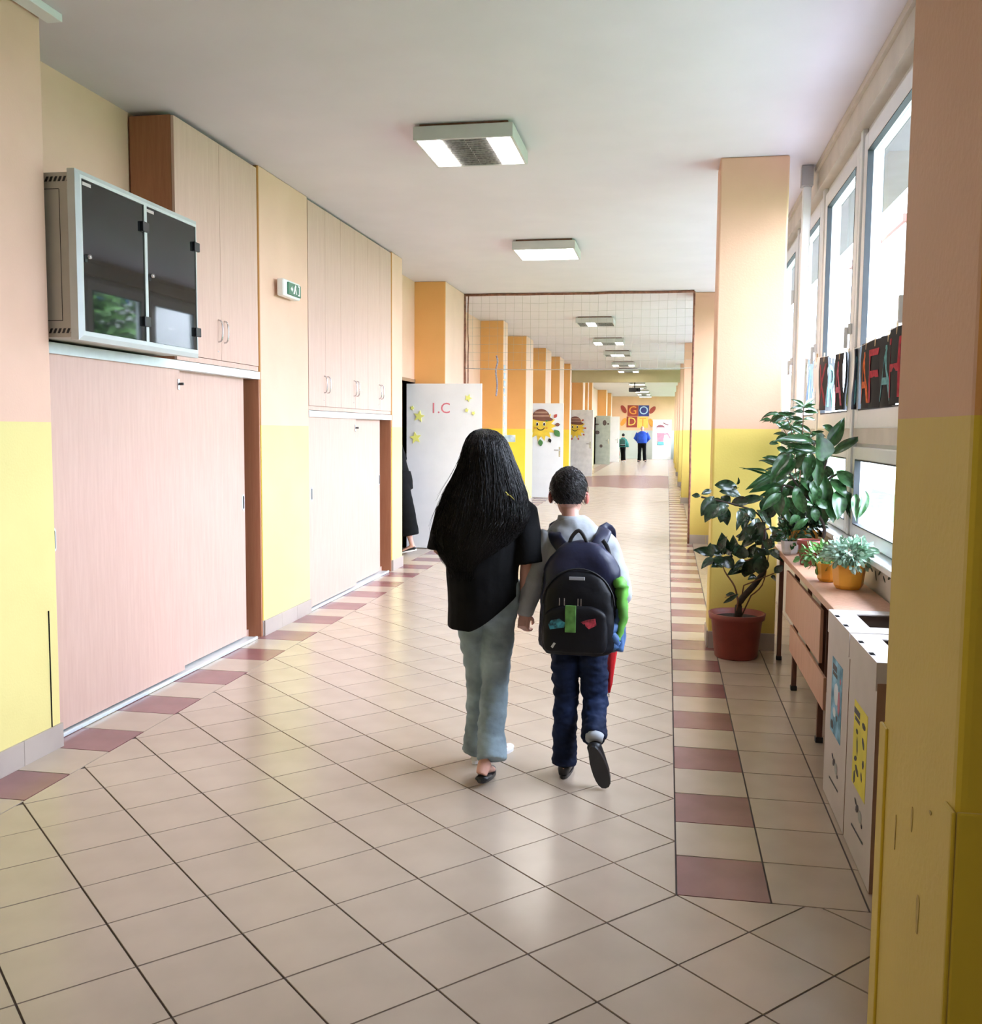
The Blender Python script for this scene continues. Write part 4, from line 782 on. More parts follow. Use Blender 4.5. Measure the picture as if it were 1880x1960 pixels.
for (xa, ya, xb, yb, zt, zb), (pb, ch, lc_, lab) in zip(CARDS, STY):
    a = Vector((xa, ya, 0)); b = Vector((xb, yb, 0)); w = (b-a).length; ux = (b-a).normalized(); n_ = Vector((ux.y, -ux.x, 0))
    if n_.y > 0: n_ = -n_
    # left edge is the one seen on the left from inside the room
    t = thing('letter_drawing', 'hanging ' + lab, 'drawing', (xa, ya, zt), 0, 'letter drawings pegged on a line across the window')
    bm = bmesh.new(); N = 8; grid = []
    cv = random.uniform(.008, .02)
    for iz in range(5):
        z = -(zt-zb)*iz/4; row = []
        for k in range(N+1):
            u = k/N; q = ux*(w*u) + n_*(cv*math.sin(PI*u)*(iz/4) + .006*math.sin(iz*1.3)); row.append((bm.verts.new((q.x, q.y, z)), bm.verts.new((q.x-n_.x*.0012, q.y-n_.y*.0012, z))))
        grid.append(row)
    for iz in range(4):
        for k in range(N):
            bm.faces.new([grid[iz][k][0], grid[iz][k+1][0], grid[iz+1][k+1][0], grid[iz+1][k][0]]); bm.faces.new([grid[iz][k][1], grid[iz+1][k][1], grid[iz+1][k+1][1], grid[iz][k+1][1]])
    mesh_obj('sheet', bm, PB[pb], t, True)
    me = text_mesh(ch, .36); me.materials.clear(); me.materials.append(LC[lc_])
    xs = [v.co.x for v in me.vertices]; ys = [v.co.y for v in me.vertices]; sx_ = (w*.80)/max(.05, max(xs)-min(xs)) if ch != 'I' else w*.35/(max(xs)-min(xs)); sy_ = (zt-zb)*.78/(max(ys)-min(ys)); mx_ = (max(xs)+min(xs))/2; my_ = (max(ys)+min(ys))/2
    for v in me.vertices:
        u = .5+(v.co.x-mx_)*sx_/w; zz = -(zt-zb)*.53 + (v.co.y-my_)*sy_; iz = -zz/(zt-zb)
        off = cv*math.sin(PI*max(0, min(1, u)))*iz + .006*math.sin(iz*4*1.3) + .003 + (.001 if v.co.z > 0 else 0) + .002*math.sin(zz*40)
        q = ux*(w*u) + n_*off; v.co = Vector((q.x, q.y, zz))
    link(bpy.data.objects.new('letter', me), t)
    q = ux*(w*.5); mesh_obj('peg', box(q.x-.004, q.x+.004, q.y-.005, q.y+.005, -.035, .025), mat('peg_wood', (.60, .42, .22), .6), t)

# ------------------------------------------------------------------ plants
def leaf_mesh(name, m, kind):
    bm = bmesh.new(); n = 10; rows = []
    for i in range(n+1):
        t = i/n
        if kind == 'fig': w = .5*math.sin(PI*min(1, t*1.02))**.75*(1-.15*t) if 0 < t < 1 else .01
        else: w = .5*(math.sin(PI*t)**.8)*(1-.35*t)*1.1 if 0 < t < 1 else .01
        zc = .10*math.sin(PI*t*.9) - .16*t*t
        fold = .16*w
        rows.append([bm.verts.new((t, s*w, zc + (fold if abs(s) == 1 else (.3*fold if abs(s) == .5 else 0)) + .02*math.sin(9*t+s))) for s in (-1, -.5, 0, .5, 1)])
    for i in range(n):
        for k in range(4): bm.faces.new((rows[i][k], rows[i][k+1], rows[i+1][k+1], rows[i+1][k]))
    me = bpy.data.meshes.new(name); bm.to_mesh(me); bm.free(); me.materials.append(m)
    for p in me.polygons: p.use_smooth = True
    return me
def place_leaf(me, base, tip, w, parent, rnd=1.0, wide=1.0):
    base = Vector(base); tip = Vector(tip); d = tip-base; L = d.length; x = d.normalized()
    nrm = Vector((random.uniform(-.4, .4), -1.0+random.uniform(-.2, .3), .5+random.uniform(-.35, .35)))
    nrm = (nrm - x*nrm.dot(x)).normalized(); yv = nrm.cross(x)
    o = bpy.data.objects.new('leaf', me); link(o, parent)
    p = Vector(parent.location); ww = w*wide
    o.matrix_local = Matrix(((x.x*L, yv.x*ww, nrm.x*L, base.x-p.x), (x.y*L, yv.y*ww, nrm.y*L, base.y-p.y), (x.z*L, yv.z*ww, nrm.z*L, base.z-p.z), (0, 0, 0, 1)))
    return o
fig_leaf = leaf_mesh('fig_leaf', M['leaf_dark'], 'fig'); dra_leaf = leaf_mesh('broad_leaf', M['leaf_mid'], 'dra')
fp = thing('rubber_fig', 'tall rubber fig with dark oval leaves in a terracotta floor pot against the yellow pier', 'potted plant', (.485, 6.62, 0))
mesh_obj('pot', lathe(bmesh.new(), [(.02, .002), (.135, .002), (.14, .01), (.168, .262), (.182, .262), (.188, .30), (.176, .302), (.168, .27), (.16, .262), (.10, .26), (.0001, .26)], 40), M['terracotta'], fp, True)
mesh_obj('soil', lathe(bmesh.new(), [(.0001, .272), (.10, .27), (.166, .264), (.0001, .25)], 24), M['soil'], fp, True)
for k, pth in enumerate(FIGS):
    q = smoothpath([Vector(v)-fp.location for v in pth], 4); r0 = (.026, .007, .005, .005, .006, .006, .004)[k]; r1 = (.006, .003, .003, .003, .003, .003, .002)[k]
    if k in (0, 1, 2, 3, 6): q[0] = Vector((q[0].x*.4, 0, .265)); 
    if k == 0: rr = [r0+(r1-r0)*min(1, i/(len(q)*.7)) for i in range(len(q))]
    else: rr = [r0+(r1-r0)*i/len(q) for i in range(len(q))]
    mesh_obj('trunk' if k == 0 else 'stem', loft(bmesh.new(), q, rr, 8), M['bark'] if k < 1 else M['twig'], fp, True)
for b, t_, w in FIG: place_leaf(fig_leaf, b, t_, w*1.35, fp)
J3 = lambda a: Vector((random.uniform(-a, a), random.uniform(-a, a), random.uniform(-a, a)))
for b, t_, w in FIG[2:36]:
    j = J3(.05); place_leaf(fig_leaf, Vector(b)+j, Vector(t_)+j+J3(.05), w*1.3, fp)
bp_ = thing('broad_leaved_plant', 'large plant with long broad green leaves in a red-brown pot on the table', 'potted plant', (.80, 5.62, .768))
mesh_obj('pot', lathe(bmesh.new(), [(.02, .001), (.052, .001), (.066, .114), (.073, .114), (.075, .142), (.068, .142), (.064, .13), (.0001, .128)], 32), M['terracotta'], bp_, True)
mesh_obj('soil', lathe(bmesh.new(), [(.0001, .134), (.065, .132), (.0001, .126)], 20), M['soil'], bp_, True)
for k, pth in enumerate(DRAS):
    q = smoothpath([Vector(v)-bp_.location for v in pth], 4)
    if k == 0: q[0] = Vector((.01, 0, .13))
    mesh_obj('stem', loft(bmesh.new(), q, [(.010 if k == 0 else .008)*(1-.55*i/len(q)) for i in range(len(q))], 8), M['bark'], bp_, True)
for b, t_, w in DRA: place_leaf(dra_leaf, b, t_, w*1.22, bp_)
for b, t_, w in DRA[3:]:
    j = J3(.05); place_leaf(dra_leaf, Vector(b)+j, Vector(t_)+j+J3(.05), w*1.1, bp_)
def oct_pot(label, x, y, s, m='orange_pot', grp=None):
    t = thing('potted_plant', label, 'potted plant', (x, y, .768), 0, grp)
    o = mesh_obj('pot', lathe(bmesh.new(), [(.01, .001), (.055*s, .001), (.068*s, .02*s), (.080*s, .115*s), (.083*s, .12*s), (.078*s, .12*s), (.07*s, .10*s), (.0001, .10*s)], 8), M[m], t, bevel=.004)
    mesh_obj('soil', lathe(bmesh.new(), [(.0001, .108*s), (.072*s, .105*s), (.0001, .1*s)], 12), M['soil'], t); return t
def bush(parent, c, r, n, ls, m, flat_=.7, fronds=0):
    me = leaf_mesh('small_leaf', m, 'fig'); base = bmesh.new()
    c = Vector(c)
    for k in range(n):
        d = Vector((random.gauss(0, 1), random.gauss(0, 1), random.gauss(.3, .8))).normalized(); q = c + Vector((d.x*r[0], d.y*r[1], d.z*r[2]))*random.uniform(.4, 1.05)
        x = (d + Vector((random.uniform(-.7, .7), random.uniform(-.7, .7), random.uniform(-.8, .4)))).normalized(); y_ = x.orthogonal().normalized(); y_.rotate(Matrix.Rotation(random.uniform(0, 6.28), 3, x)); z_ = x.cross(y_)
        s = ls*random.uniform(.7, 1.3)
        vs = [base.verts.new(q + x*(s*a) + y_*(s*.32*b) + z_*(s*.1*abs(b))) for a, b in ((0, 0), (.35, .9), (.75, .7), (1, 0), (.75, -.7), (.35, -.9))]
        m_ = base.verts.new(q + x*(s*.5) - z_*(s*.04))
        for i in range(6): base.faces.new((vs[i], vs[(i+1) % 6], m_))
    bpy.data.meshes.remove(me)
    o = mesh_obj('foliage', base, m, parent); tag(o, kind='stuff')
    st = bmesh.new()
    for k in range(9):
        a = k*.7; e = c+Vector((math.cos(a)*r[0]*.6, math.sin(a)*r[1]*.6, r[2]*.5)); loft(st, [(0, 0, c.z-r[2]*.9), e*.5+Vector((0, 0, c.z*.3)), e], [.003, .002, .001], 5)
    mesh_obj('stems', st, m, parent); return o
L1 = mat('peperomia_leaf', (.24, .45, .24), .3, var=.4, scale=9, col2=(.50, .68, .56))
t = oct_pot('front orange faceted pot of small pale green leaves on the table', .862, 4.80, 1.0); bush(t, (.0, -.01, .165), (.10, .13, .07), 460, .036, L1)
t = oct_pot('small orange pot half hidden behind the front orange pot', .805, 5.02, .78); bush(t, (-.04, 0, .125), (.11, .08, .06), 160, .034, M['leaf_light'])
t = oct_pot('orange pot with dark leaves behind the red-brown pot', .835, 6.2, 1.2); bush(t, (0, 0, .19), (.10, .12, .08), 200, .06, M['leaf_dark'])
t = oct_pot('low grey bowl of small leaves at the far end of the table', .75, 6.1, .7, 'lamp_body'); bush(t, (0, 0, .12), (.09, .08, .08), 90, .05, M['leaf_mid'])
t = thing('climbing_plant', 'tall thin-leaved plant at the far window corner behind the broad-leaved plant', 'potted plant', (.86, 6.55, .768))
mesh_obj('pot', lathe(bmesh.new(), [(.01, .001), (.05, .001), (.065, .10), (.0001, .10)], 20), M['white'], t, True)
for k in range(5):
    P_ = [(0, 0, .1), (.02*math.cos(k), .04*math.sin(k), .35), (.06*math.cos(k*1.3)-.04, .1*math.sin(k*1.3), .62+.05*k), (.13*math.cos(k*1.3)-.08, .16*math.sin(k*1.3), .74+.04*k)]
    q = smoothpath(P_, 4); mesh_obj('stem', loft(bmesh.new(), q, [.003]*len(q), 5), M['twig'], t)
    for j in range(3, len(q)):
        for s in (-1, 1): place_leaf(dra_leaf, q[j]+t.location, q[j]+t.location+Vector((s*random.uniform(.05, .1), random.uniform(-.08, .08), random.uniform(-.04, .06))), .03, t)

# ------------------------------------------------------------------ people
def V3(*a): return Vector(a)
def head_into(bm, c, f, s):
    """head of height .23*s around centre c looking along f"""
    c = Vector(c); f = Vector(f).normalized(); sd = f.cross(Vector((0, 0, 1))).normalized(); u = sd.cross(f).normalized()
    R = Matrix((sd, f, u)).transposed()
    def P(a, b, d): return c + sd*(a*s) + f*(b*s) + u*(d*s)
    ball(bm, P(0, -.012, .022), (.074*s, .090*s, .092*s), R, 20, 14); ball(bm, P(0, .022, -.035), (.058*s, .066*s, .080*s), R, 18, 12)
    ball(bm, P(0, .056, -.098), (.026*s, .024*s, .018*s), R, 10, 8)
    loft(bm, [P(0, .080, .018), P(0, .094, -.012), P(0, .104, -.030), P(0, .086, -.040)], [.008*s, .010*s, .015*s, .011*s], 8)
    ball(bm, P(0, .083, -.064), (.026*s, .010*s, .006*s), R, 10, 6); ball(bm, P(0, .081, -.074), (.022*s, .010*s, .007*s), R, 10, 6)
    ball(bm, P(0, .076, .026), (.050*s, .014*s, .009*s), R, 12, 6)
    for q in (-1, 1):
        ball(bm, P(q*.076, -.004, -.012), (.010*s, .020*s, .032*s), R, 10, 8); ball(bm, P(q*.036, .058, -.030), (.022*s, .018*s, .020*s), R, 10, 8)
    return [P(q*.031, .078, .004) for q in (-1, 1)], P(0, .088, -.069)
def hand_into(bm, w, d, n, side, s, curl=.5):
    """palm and five fingers; w wrist, d direction of the fingers, n palm normal, side = +1/-1 where the thumb sits (along d x n)"""
    w = Vector(w); d = Vector(d).normalized(); n = (Vector(n)-d*Vector(n).dot(d)).normalized(); a = d.cross(n).normalized()*side
    loft(bm, [w-d*.02*s, w+d*.015*s, w+d*.05*s, w+d*.085*s], [(.022*s, .016*s), (.028*s, .014*s), (.036*s, .013*s), (.035*s, .011*s)], 12, ref=n)
    for k, (o, L, r) in enumerate(((.027, .070, .0085), (.009, .078, .0088), (-.009, .072, .0085), (-.026, .056, .0075))):
        p = w + d*.078*s + a*o*s; ang = 0; pts = [p - d*.012*s, p]; dd = d.copy()
        for seg, cu in ((.45, .5), (.32, .8), (.23, .7)):
            ang += curl*cu*1.5; dd = (d*math.cos(ang) + n*math.sin(ang)); p = p + dd*(L*seg*s); pts.append(p.copy())
        loft(bm, pts, [r*s, r*s, r*.95*s, r*.88*s, r*.7*s], 8, ref=a)
    p = w + d*.022*s + a*.024*s; q1 = p + (d*.6+a*.6+n*.3).normalized()*.034*s; q2 = q1 + (d*.75+a*.15+n*.6).normalized()*.030*s; q3 = q2 + (d*.7+n*.7-a*.1).normalized()*.02*s
    loft(bm, [p, q1, q2, q3], [.0125*s, .0105*s, .0095*s, .007*s], 8, ref=n)
def body_mesh(name, J, s, root, skin, voxel=.005, heavy=1.0):
    """one continuous body: J holds world joints"""
    o = root.location; bm = bmesh.new(); g_ = lambda k: Vector(J[k])-o
    f = Vector(J['face'])
    eyes, mouth = head_into(bm, g_('head'), f, J.get('hs', s))
    hd = g_('head'); loft(bm, [hd+V3(0, 0, -.05)*s, g_('neck')+V3(0, 0, .03)*s, g_('neck')-V3(0, 0, .04)*s], [.046*s*heavy**.5, .046*s*heavy**.5, .060*s*heavy], 14)
    P, W_, CH, N = g_('pelvis'), g_('waist'), g_('chest'), g_('neck'); sh = (g_('shL')-g_('shR')); sdv = sh.normalized(); ref = sdv.cross(V3(0, 0, 1)).normalized()
    hw = sh.length/2
    loft(bm, [P-V3(0, 0, .06)*s, P, W_, CH, (g_('shL')+g_('shR'))/2+V3(0, 0, -.02)*s, N], [(.13*s*heavy, .09*s*heavy), (.155*s*heavy, .105*s*heavy), (.125*s*heavy, .088*s*heavy), (hw*.92, .105*s*heavy), (hw*.80, .075*s*heavy), (.055*s, .052*s)], 20, ref=ref)
    for q in 'LR':
        a, e, w = g_('sh'+q), g_('el'+q), g_('wr'+q)
        loft(bm, [a.lerp((g_('shL')+g_('shR'))/2, .25), a, a.lerp(e, .4), e, e.lerp(w, .3), w], [(.045*s), .047*s*heavy**.5, .040*s*heavy**.5, .033*s, .034*s, .022*s], 12)
        hd_, hn, hsd = J['hand'+q]; hand_into(bm, w, hd_, hn, hsd, s, J.get('curl'+q, .45))
        h, k, an = g_('hip'+q), g_('kn'+q), g_('an'+q); to = g_('toe'+q)
        loft(bm, [h+V3(0, 0, .05)*s, h, h.lerp(k, .5), k, k.lerp(an, .3), an.lerp(k, .12), an], [.075*s*heavy, .084*s*heavy, .068*s*heavy, .047*s, .045*s, .031*s, .030*s], 14)
        fd = (to-an); hl = g_('he'+q) if 'he'+q in J else an - Vector((fd.x, fd.y, 0)).normalized()*.03*s + V3(0, 0, -.05)*s
        loft(bm, [hl, an*.55+hl*.45, hl.lerp(to, .45)+V3(0, 0, .022)*s, hl.lerp(to, .78)+V3(0, 0, .012)*s, to], [(.026*s, .026*s), (.032*s, .036*s), (.036*s, .026*s), (.042*s, .018*s), (.030*s, .010*s)], 12)
    b = remesh('body', bm, skin, voxel, root, 4, .45)
    up_ = V3(0, 0, 1)
    for e in eyes:
        d = f.normalized(); bm = bmesh.new(); ball(bm, e+d*.001, (.011*s, .007*s, .007*s), Matrix((d.cross(up_), d, up_)).transposed(), 12, 8)
        ey = mesh_obj('eye', bm, M['white'], root, True); bm = bmesh.new(); ball(bm, e+d*.0062*s, (.0048*s, .003*s, .0048*s), Matrix((d.cross(up_), d, up_)).transposed(), 10, 6); mesh_obj('iris', bm, M['void'], ey, True)
    bm = bmesh.new(); d = f.normalized(); ball(bm, mouth+d*.003*s, (.020*s, .006*s, .005*s), Matrix((d.cross(up_), d, up_)).transposed(), 12, 6); mesh_obj('lips', bm, M['skin_red'], root, True)
    return b
def cloth(name, tubes, m, root, voxel=.008, amp=.004, scale=9, smooth=4, stretch=(1, 1, 1), cut=None):
    bm = bmesh.new()
    for pts, rad, ref in tubes: loft(bm, [Vector(p)-root.location for p in pts], rad, 20, ref)
    o = remesh(name, bm, m, voxel, root, smooth); wrinkle(o, amp, scale, stretch); return o
X_, Y_ = (1, 0, 0), (0, 1, 0)
def shoe(root, heel, toe, s, m, sole_m, h=.05, up=None):
    """shoe: upper with its sole; heel and toe are the ground-line points of the sole"""
    o = root.location; a = Vector(heel)-o; b = Vector(toe)-o; d = (b-a); L = d.length; d.normalize(); u = Vector(up).normalized() if up else V3(0, 0, 1); u = (u-d*u.dot(d)).normalized(); sd = d.cross(u)
    def outline(k, w, z): 
        pts = []
        for t in [i*2*PI/20 for i in range(20)]:
            x = .5+.5*math.cos(t); ww = w*(.80+.28*x)*(1 if 0 else 1)
            pts.append(a + d*(x*L) + sd*(math.copysign(abs(math.sin(t))**.75, math.sin(t))*ww) + u*z)
        return pts
    bm = bmesh.new(); r0 = [bm.verts.new(p) for p in outline(0, .036*s, 0)]; r1 = [bm.verts.new(p) for p in outline(0, .038*s, .018*s)]
    for i in range(20): bm.faces.new((r0[i], r0[(i+1) % 20], r1[(i+1) % 20], r1[i]))
    bm.faces.new(r0[::-1]); bm.faces.new(r1); 
    sh_ = mesh_obj('shoe', bmesh.new(), m, root); b2 = bmesh.new()
    pts = [a+d*(.06*L)+u*.018*s, a+d*(.10*L)+u*(h*.75)*s, a+d*(.35*L)+u*(h*.7)*s, a+d*(.65*L)+u*(h*.48)*s, a+d*(.97*L)+u*.022*s]
    loft(b2, pts, [(.024*s, .020*s), (.032*s, h*.62*s), (.034*s, h*.58*s), (.036*s, h*.42*s), (.022*s, .012*s)], 16, ref=u)
    b2.to_mesh(sh_.data); b2.free()
    for p in sh_.data.polygons: p.use_smooth = True
    mesh_obj('sole', bm, sole_m, sh_); return sh_

# ---- girl with long dark hair, black t-shirt, light jeans
girl = thing('person', 'girl with very long dark hair, black t-shirt and light jeans, walking beside a boy', 'person', (-.76, 4.12, 0))
G = dict(head=(-.765, 4.10, 1.385), face=(.02, 1, -.03), neck=(-.765, 4.09, 1.265), chest=(-.77, 4.09, 1.12), waist=(-.77, 4.10, .95), pelvis=(-.765, 4.11, .80), hs=.94,
         shL=(-.905, 4.09, 1.195), elL=(-.955, 4.06, .985), wrL=(-.90, 4.27, .93), handL=((.5, .8, -.1), (.6, -.2, -.6), 1), shR=(-.62, 4.09, 1.195), elR=(-.578, 4.09, .945), wrR=(-.592, 4.135, .735), handR=((-.12, .05, -1), (.55, .6, 0), -1), curlR=.75,
         hipL=(-.825, 4.11, .76), knL=(-.80, 4.17, .42), anL=(-.815, 4.235, .075), toeL=(-.715, 4.41, .022), hipR=(-.70, 4.11, .76), knR=(-.712, 4.10, .42), anR=(-.722, 3.955, .125), toeR=(-.735, 4.075, .022), heR=(-.740, 3.915, .060))
body_mesh('body', G, .93, girl, M['skin'], .0045)
cloth('jeans', [([(-.762, 4.11, .86), (-.762, 4.11, .76), (-.762, 4.11, .68)], [(.148, .105), (.150, .112), (.128, .100)], Y_),
                ([(-.825, 4.11, .78), (-.815, 4.125, .62), (-.803, 4.165, .42), (-.808, 4.20, .22), (-.818, 4.235, .06)], [(.072, .085), (.066, .072), (.052, .056), (.052, .056), (.066, .078)], Y_),
                ([(-.70, 4.11, .78), (-.705, 4.11, .62), (-.714, 4.095, .42), (-.716, 4.03, .24), (-.704, 3.965, .11)], [(.074, .085), (.069, .076), (.057, .058), (.056, .058), (.062, .070)], Y_)],
      M['denim'], girl, .007, .0065, 13, 3, (1, 1, 2.0))
ts = cloth('t_shirt', [([(-.765, 4.09, 1.27), (-.768, 4.09, 1.23), (-.77, 4.085, 1.18), (-.772, 4.085, 1.05), (-.775, 4.085, .92), (-.772, 4.09, .80), (-.772, 4.09, .655)], [(.06, .055), (.10, .075), (.165, .105), (.168, .125), (.158, .125), (.154, .128), (.152, .130)], (.0, 1, 0)),
                  ([(-.66, 4.09, 1.20), (-.60, 4.09, 1.15), (-.582, 4.09, 1.05), (-.572, 4.09, .945)], [(.06, .07), (.066, .076), (.062, .074), (.066, .078)], Y_),
                  ([(-.87, 4.09, 1.20), (-.925, 4.085, 1.14), (-.945, 4.075, 1.06), (-.955, 4.065, .985)], [(.06, .07), (.06, .07), (.056, .068), (.058, .070)], Y_)],
      M['black_cloth'], girl, .0075, .004, 8, 3)
for v in ts.data.vertices:      # the hem rides up on her right side
    if v.co.z < .93: v.co.z += (.93-v.co.z)/.275*max(0, min(1, (v.co.x+girl.location.x+.81)/.19))**1.3*.14
shoe(girl, (-.833, 4.195, .001), (-.690, 4.435, .001), .92, M['white'], M['white'], .055)
sd_ = mesh_obj('sandal', bmesh.new(), M['black'], girl)
tmp = shoe(girl, (-.738, 3.895, .028), (-.732, 4.115, .002), .95, M['black'], M['black'], .02); bpy.data.objects.remove(sd_)
# hair: a closed fall of hair with combed grooves, then loose strands
HL = [(1.512, -.768, .012, 4.10, .02), (1.503, -.768, .048, 4.10, .055), (1.487, -.766, .070, 4.098, .082), (1.46, -.763, .090, 4.095, .104), (1.42, -.758, .105, 4.09, .112), (1.38, -.755, .118, 4.085, .112), (1.34, -.752, .135, 4.075, .105), (1.29, -.752, .155, 4.06, .098), (1.24, -.754, .178, 4.045, .092), (1.18, -.758, .192, 4.03, .088), (1.13, -.765, .198, 4.02, .082), (1.08, -.785, .185, 4.01, .075), (1.03, -.805, .155, 3.995, .066), (.985, -.825, .115, 3.985, .052), (.95, -.835, .085, 3.98, .040), (.915, -.835, .055, 3.975, .026)]
def hair_surface(t, th, lift=0.0):
    """t 0 top..1 tip, th angle (0 right, pi/2 front)"""
    q = t*(len(HL)-1); i = min(int(q), len(HL)-2); fr_ = q-i; a, b = HL[i], HL[i+1]; z, xc, hw, yc, hd = [a[k]*(1-fr_)+b[k]*fr_ for k in range(5)]
    gr = 1 + .03*noise.noise(Vector((math.cos(th)*4, math.sin(th)*4, t*1.0))) + .012*noise.noise(Vector((math.cos(th)*22, math.sin(th)*22, t*1.5))) + lift
    return Vector((xc + hw*gr*math.cos(th), yc + hd*gr*math.sin(th), z))
bm = bmesh.new(); NT, NH = 46, 120; rows = []
o = girl.location
for i in range(NT+1):
    t = i/NT; row = []
    for k in range(NH):
        th = 2*PI*k/NH; p = hair_surface(t, th)
        if math.sin(th) > .2 and .10 < t and p.z < 1.47: p.y = min(p.y, 4.09 + .02*math.sin(th))       # face stays free
        row.append(bm.verts.new(p-o))
    rows.append(row)
for i in range(NT):
    for k in range(NH): bm.faces.new((rows[i][k], rows[i][(k+1) % NH], rows[i+1][(k+1) % NH], rows[i+1][k]))
bm.faces.new(rows[0]); bm.faces.new(rows[-1][::-1])
hair = mesh_obj('hair', bm, M['hair'], girl, True)
bm = bmesh.new(); random.seed(5)
for k in range(520):
    th = random.uniform(PI*.93, PI*2.07); t0 = random.uniform(.0, .45); t1 = min(1.04, t0+random.uniform(.35, .75)); out = random.uniform(.0, .03) if random.random() < .85 else random.uniform(.03, .14)
    if k % 3 == 0: t0, t1 = random.uniform(.45, .7), random.uniform(.98, 1.06); 
    ph = random.uniform(0, 6); pts = []
    for j in range(11):
        u = j/10; t = t0+(t1-t0)*u; thh = th + .07*math.sin(u*5+ph); p = hair_surface(min(t, 1), thh, .008 + out*u*u)
        if t > 1: p.z -= (t-1)*.8
        pts.append(p-o)
    r = random.uniform(.0008, .0022); loft(bm, pts, [r*(1-.75*j/10) for j in range(11)], 3)
tag(mesh_obj('loose_strands', bm, M['hair'], hair, True), kind='stuff')
# highlights of the shirt print glimpsed through the hair on her right shoulder
PRT = mat('yellow_print_cloth', (.62, .52, .10), .7, var=.4, scale=60)
for (a, b, w) in (((-.655, 3.972, 1.252), (-.648, 3.975, 1.225), .006), ((-.640, 3.975, 1.238), (-.615, 3.99, 1.205), .008), ((-.628, 3.985, 1.232), (-.612, 3.99, 1.215), .005)):
    mesh_obj('shirt_print', loft(bmesh.new(), [Vector(a)-o, (Vector(a)+Vector(b))/2-o+V3(.002, -.002, 0), Vector(b)-o], [(w, .002), (w*1.2, .002), (w*.8, .002)], 8), PRT, girl)

# ---- boy with backpack
boy = thing('person', 'boy with short hair, grey sweatshirt and navy trousers, wearing a big school backpack', 'person', (-.36, 4.14, 0))
Bj = dict(head=(-.408, 4.13, 1.243), face=(.03, 1, -.02), neck=(-.400, 4.13, 1.12), chest=(-.375, 4.13, .98), waist=(-.36, 4.14, .82), pelvis=(-.357, 4.15, .68), hs=.93,
         shL=(-.505, 4.13, 1.045), elL=(-.545, 4.11, .865), wrL=(-.590, 4.12, .725), handL=((-.10, .05, -1), (-.2, 1, 0), 1), curlL=1.0, shR=(-.255, 4.13, 1.045), elR=(-.195, 4.13, .885), wrR=(-.172, 4.20, .775), handR=((.08, .45, -.9), (-.7, 0, 0), 1), curlR=.5,
         hipL=(-.412, 4.15, .64), knL=(-.412, 4.17, .345), anL=(-.410, 4.13, .075), toeL=(-.405, 4.27, .022), hipR=(-.302, 4.15, .64), knR=(-.285, 4.17, .35), anR=(-.272, 4.02, .20), toeR=(-.228, 4.015, .045), heR=(-.277, 3.975, .185))
body_mesh('body', Bj, .80, boy, M['skin'], .0042)
cloth('sweatshirt', [([(-.400, 4.13, 1.135), (-.395, 4.13, 1.10), (-.385, 4.13, 1.05), (-.372, 4.13, .95), (-.36, 4.14, .80), (-.357, 4.145, .66), (-.357, 4.145, .62)], [(.055, .052), (.095, .070), (.135, .088), (.140, .100), (.135, .102), (.135, .105), (.130, .102)], Y_),
                     ([(-.48, 4.13, 1.06), (-.515, 4.125, 1.0), (-.545, 4.11, .87), (-.575, 4.115, .78), (-.592, 4.12, .715)], [(.05, .055), (.052, .056), (.045, .05), (.041, .046), (.034, .036)], Y_),
                     ([(-.28, 4.13, 1.06), (-.235, 4.13, 1.0), (-.195, 4.13, .885), (-.180, 4.17, .82), (-.172, 4.195, .785)], [(.05, .055), (.052, .056), (.047, .05), (.042, .046), (.034, .036)], Y_)],
      M['grey_jersey'], boy, .0065, .007, 15, 3)
bm = bmesh.new(); loft(bm, [V3(-.401, 4.13, 1.118)-boy.location, V3(-.401, 4.13, 1.145)-boy.location], [.058, .052], 24); mesh_obj('collar', bm, M['grey_jersey'], boy, True)
cloth('trousers', [([(-.357, 4.15, .72), (-.357, 4.15, .66), (-.357, 4.15, .56)], [(.125, .095), (.128, .10), (.118, .095)], Y_),
                   ([(-.415, 4.15, .64), (-.414, 4.155, .48), (-.412, 4.17, .34), (-.414, 4.155, .20), (-.411, 4.135, .055)], [(.062, .070), (.058, .064), (.050, .055), (.049, .053), (.050, .058)], Y_),
                   ([(-.300, 4.15, .64), (-.294, 4.155, .48), (-.283, 4.16, .34), (-.282, 4.09, .26), (-.276, 4.02, .215)], [(.064, .070), (.060, .064), (.052, .056), (.050, .055), (.048, .056)], Y_)],
      M['navy_denim'], boy, .0062, .009, 17, 3, (1, 1, 2.0))
shoe(boy, (-.412, 4.085, .001), (-.402, 4.30, .001), .82, M['black'], M['black'], .06)
shoe(boy, (-.279, 3.945, .200), (-.221, 3.985, .012), .98, M['black'], M['black'], .055, up=(0, 1, .25))
bm = bmesh.new(); loft(bm, [V3(-.274, 3.992, .212)-boy.location, V3(-.273, 4.012, .232)-boy.location], [(.036, .034), (.040, .038)], 18); mesh_obj('sock', bm, M['grey_jersey'], boy, True)
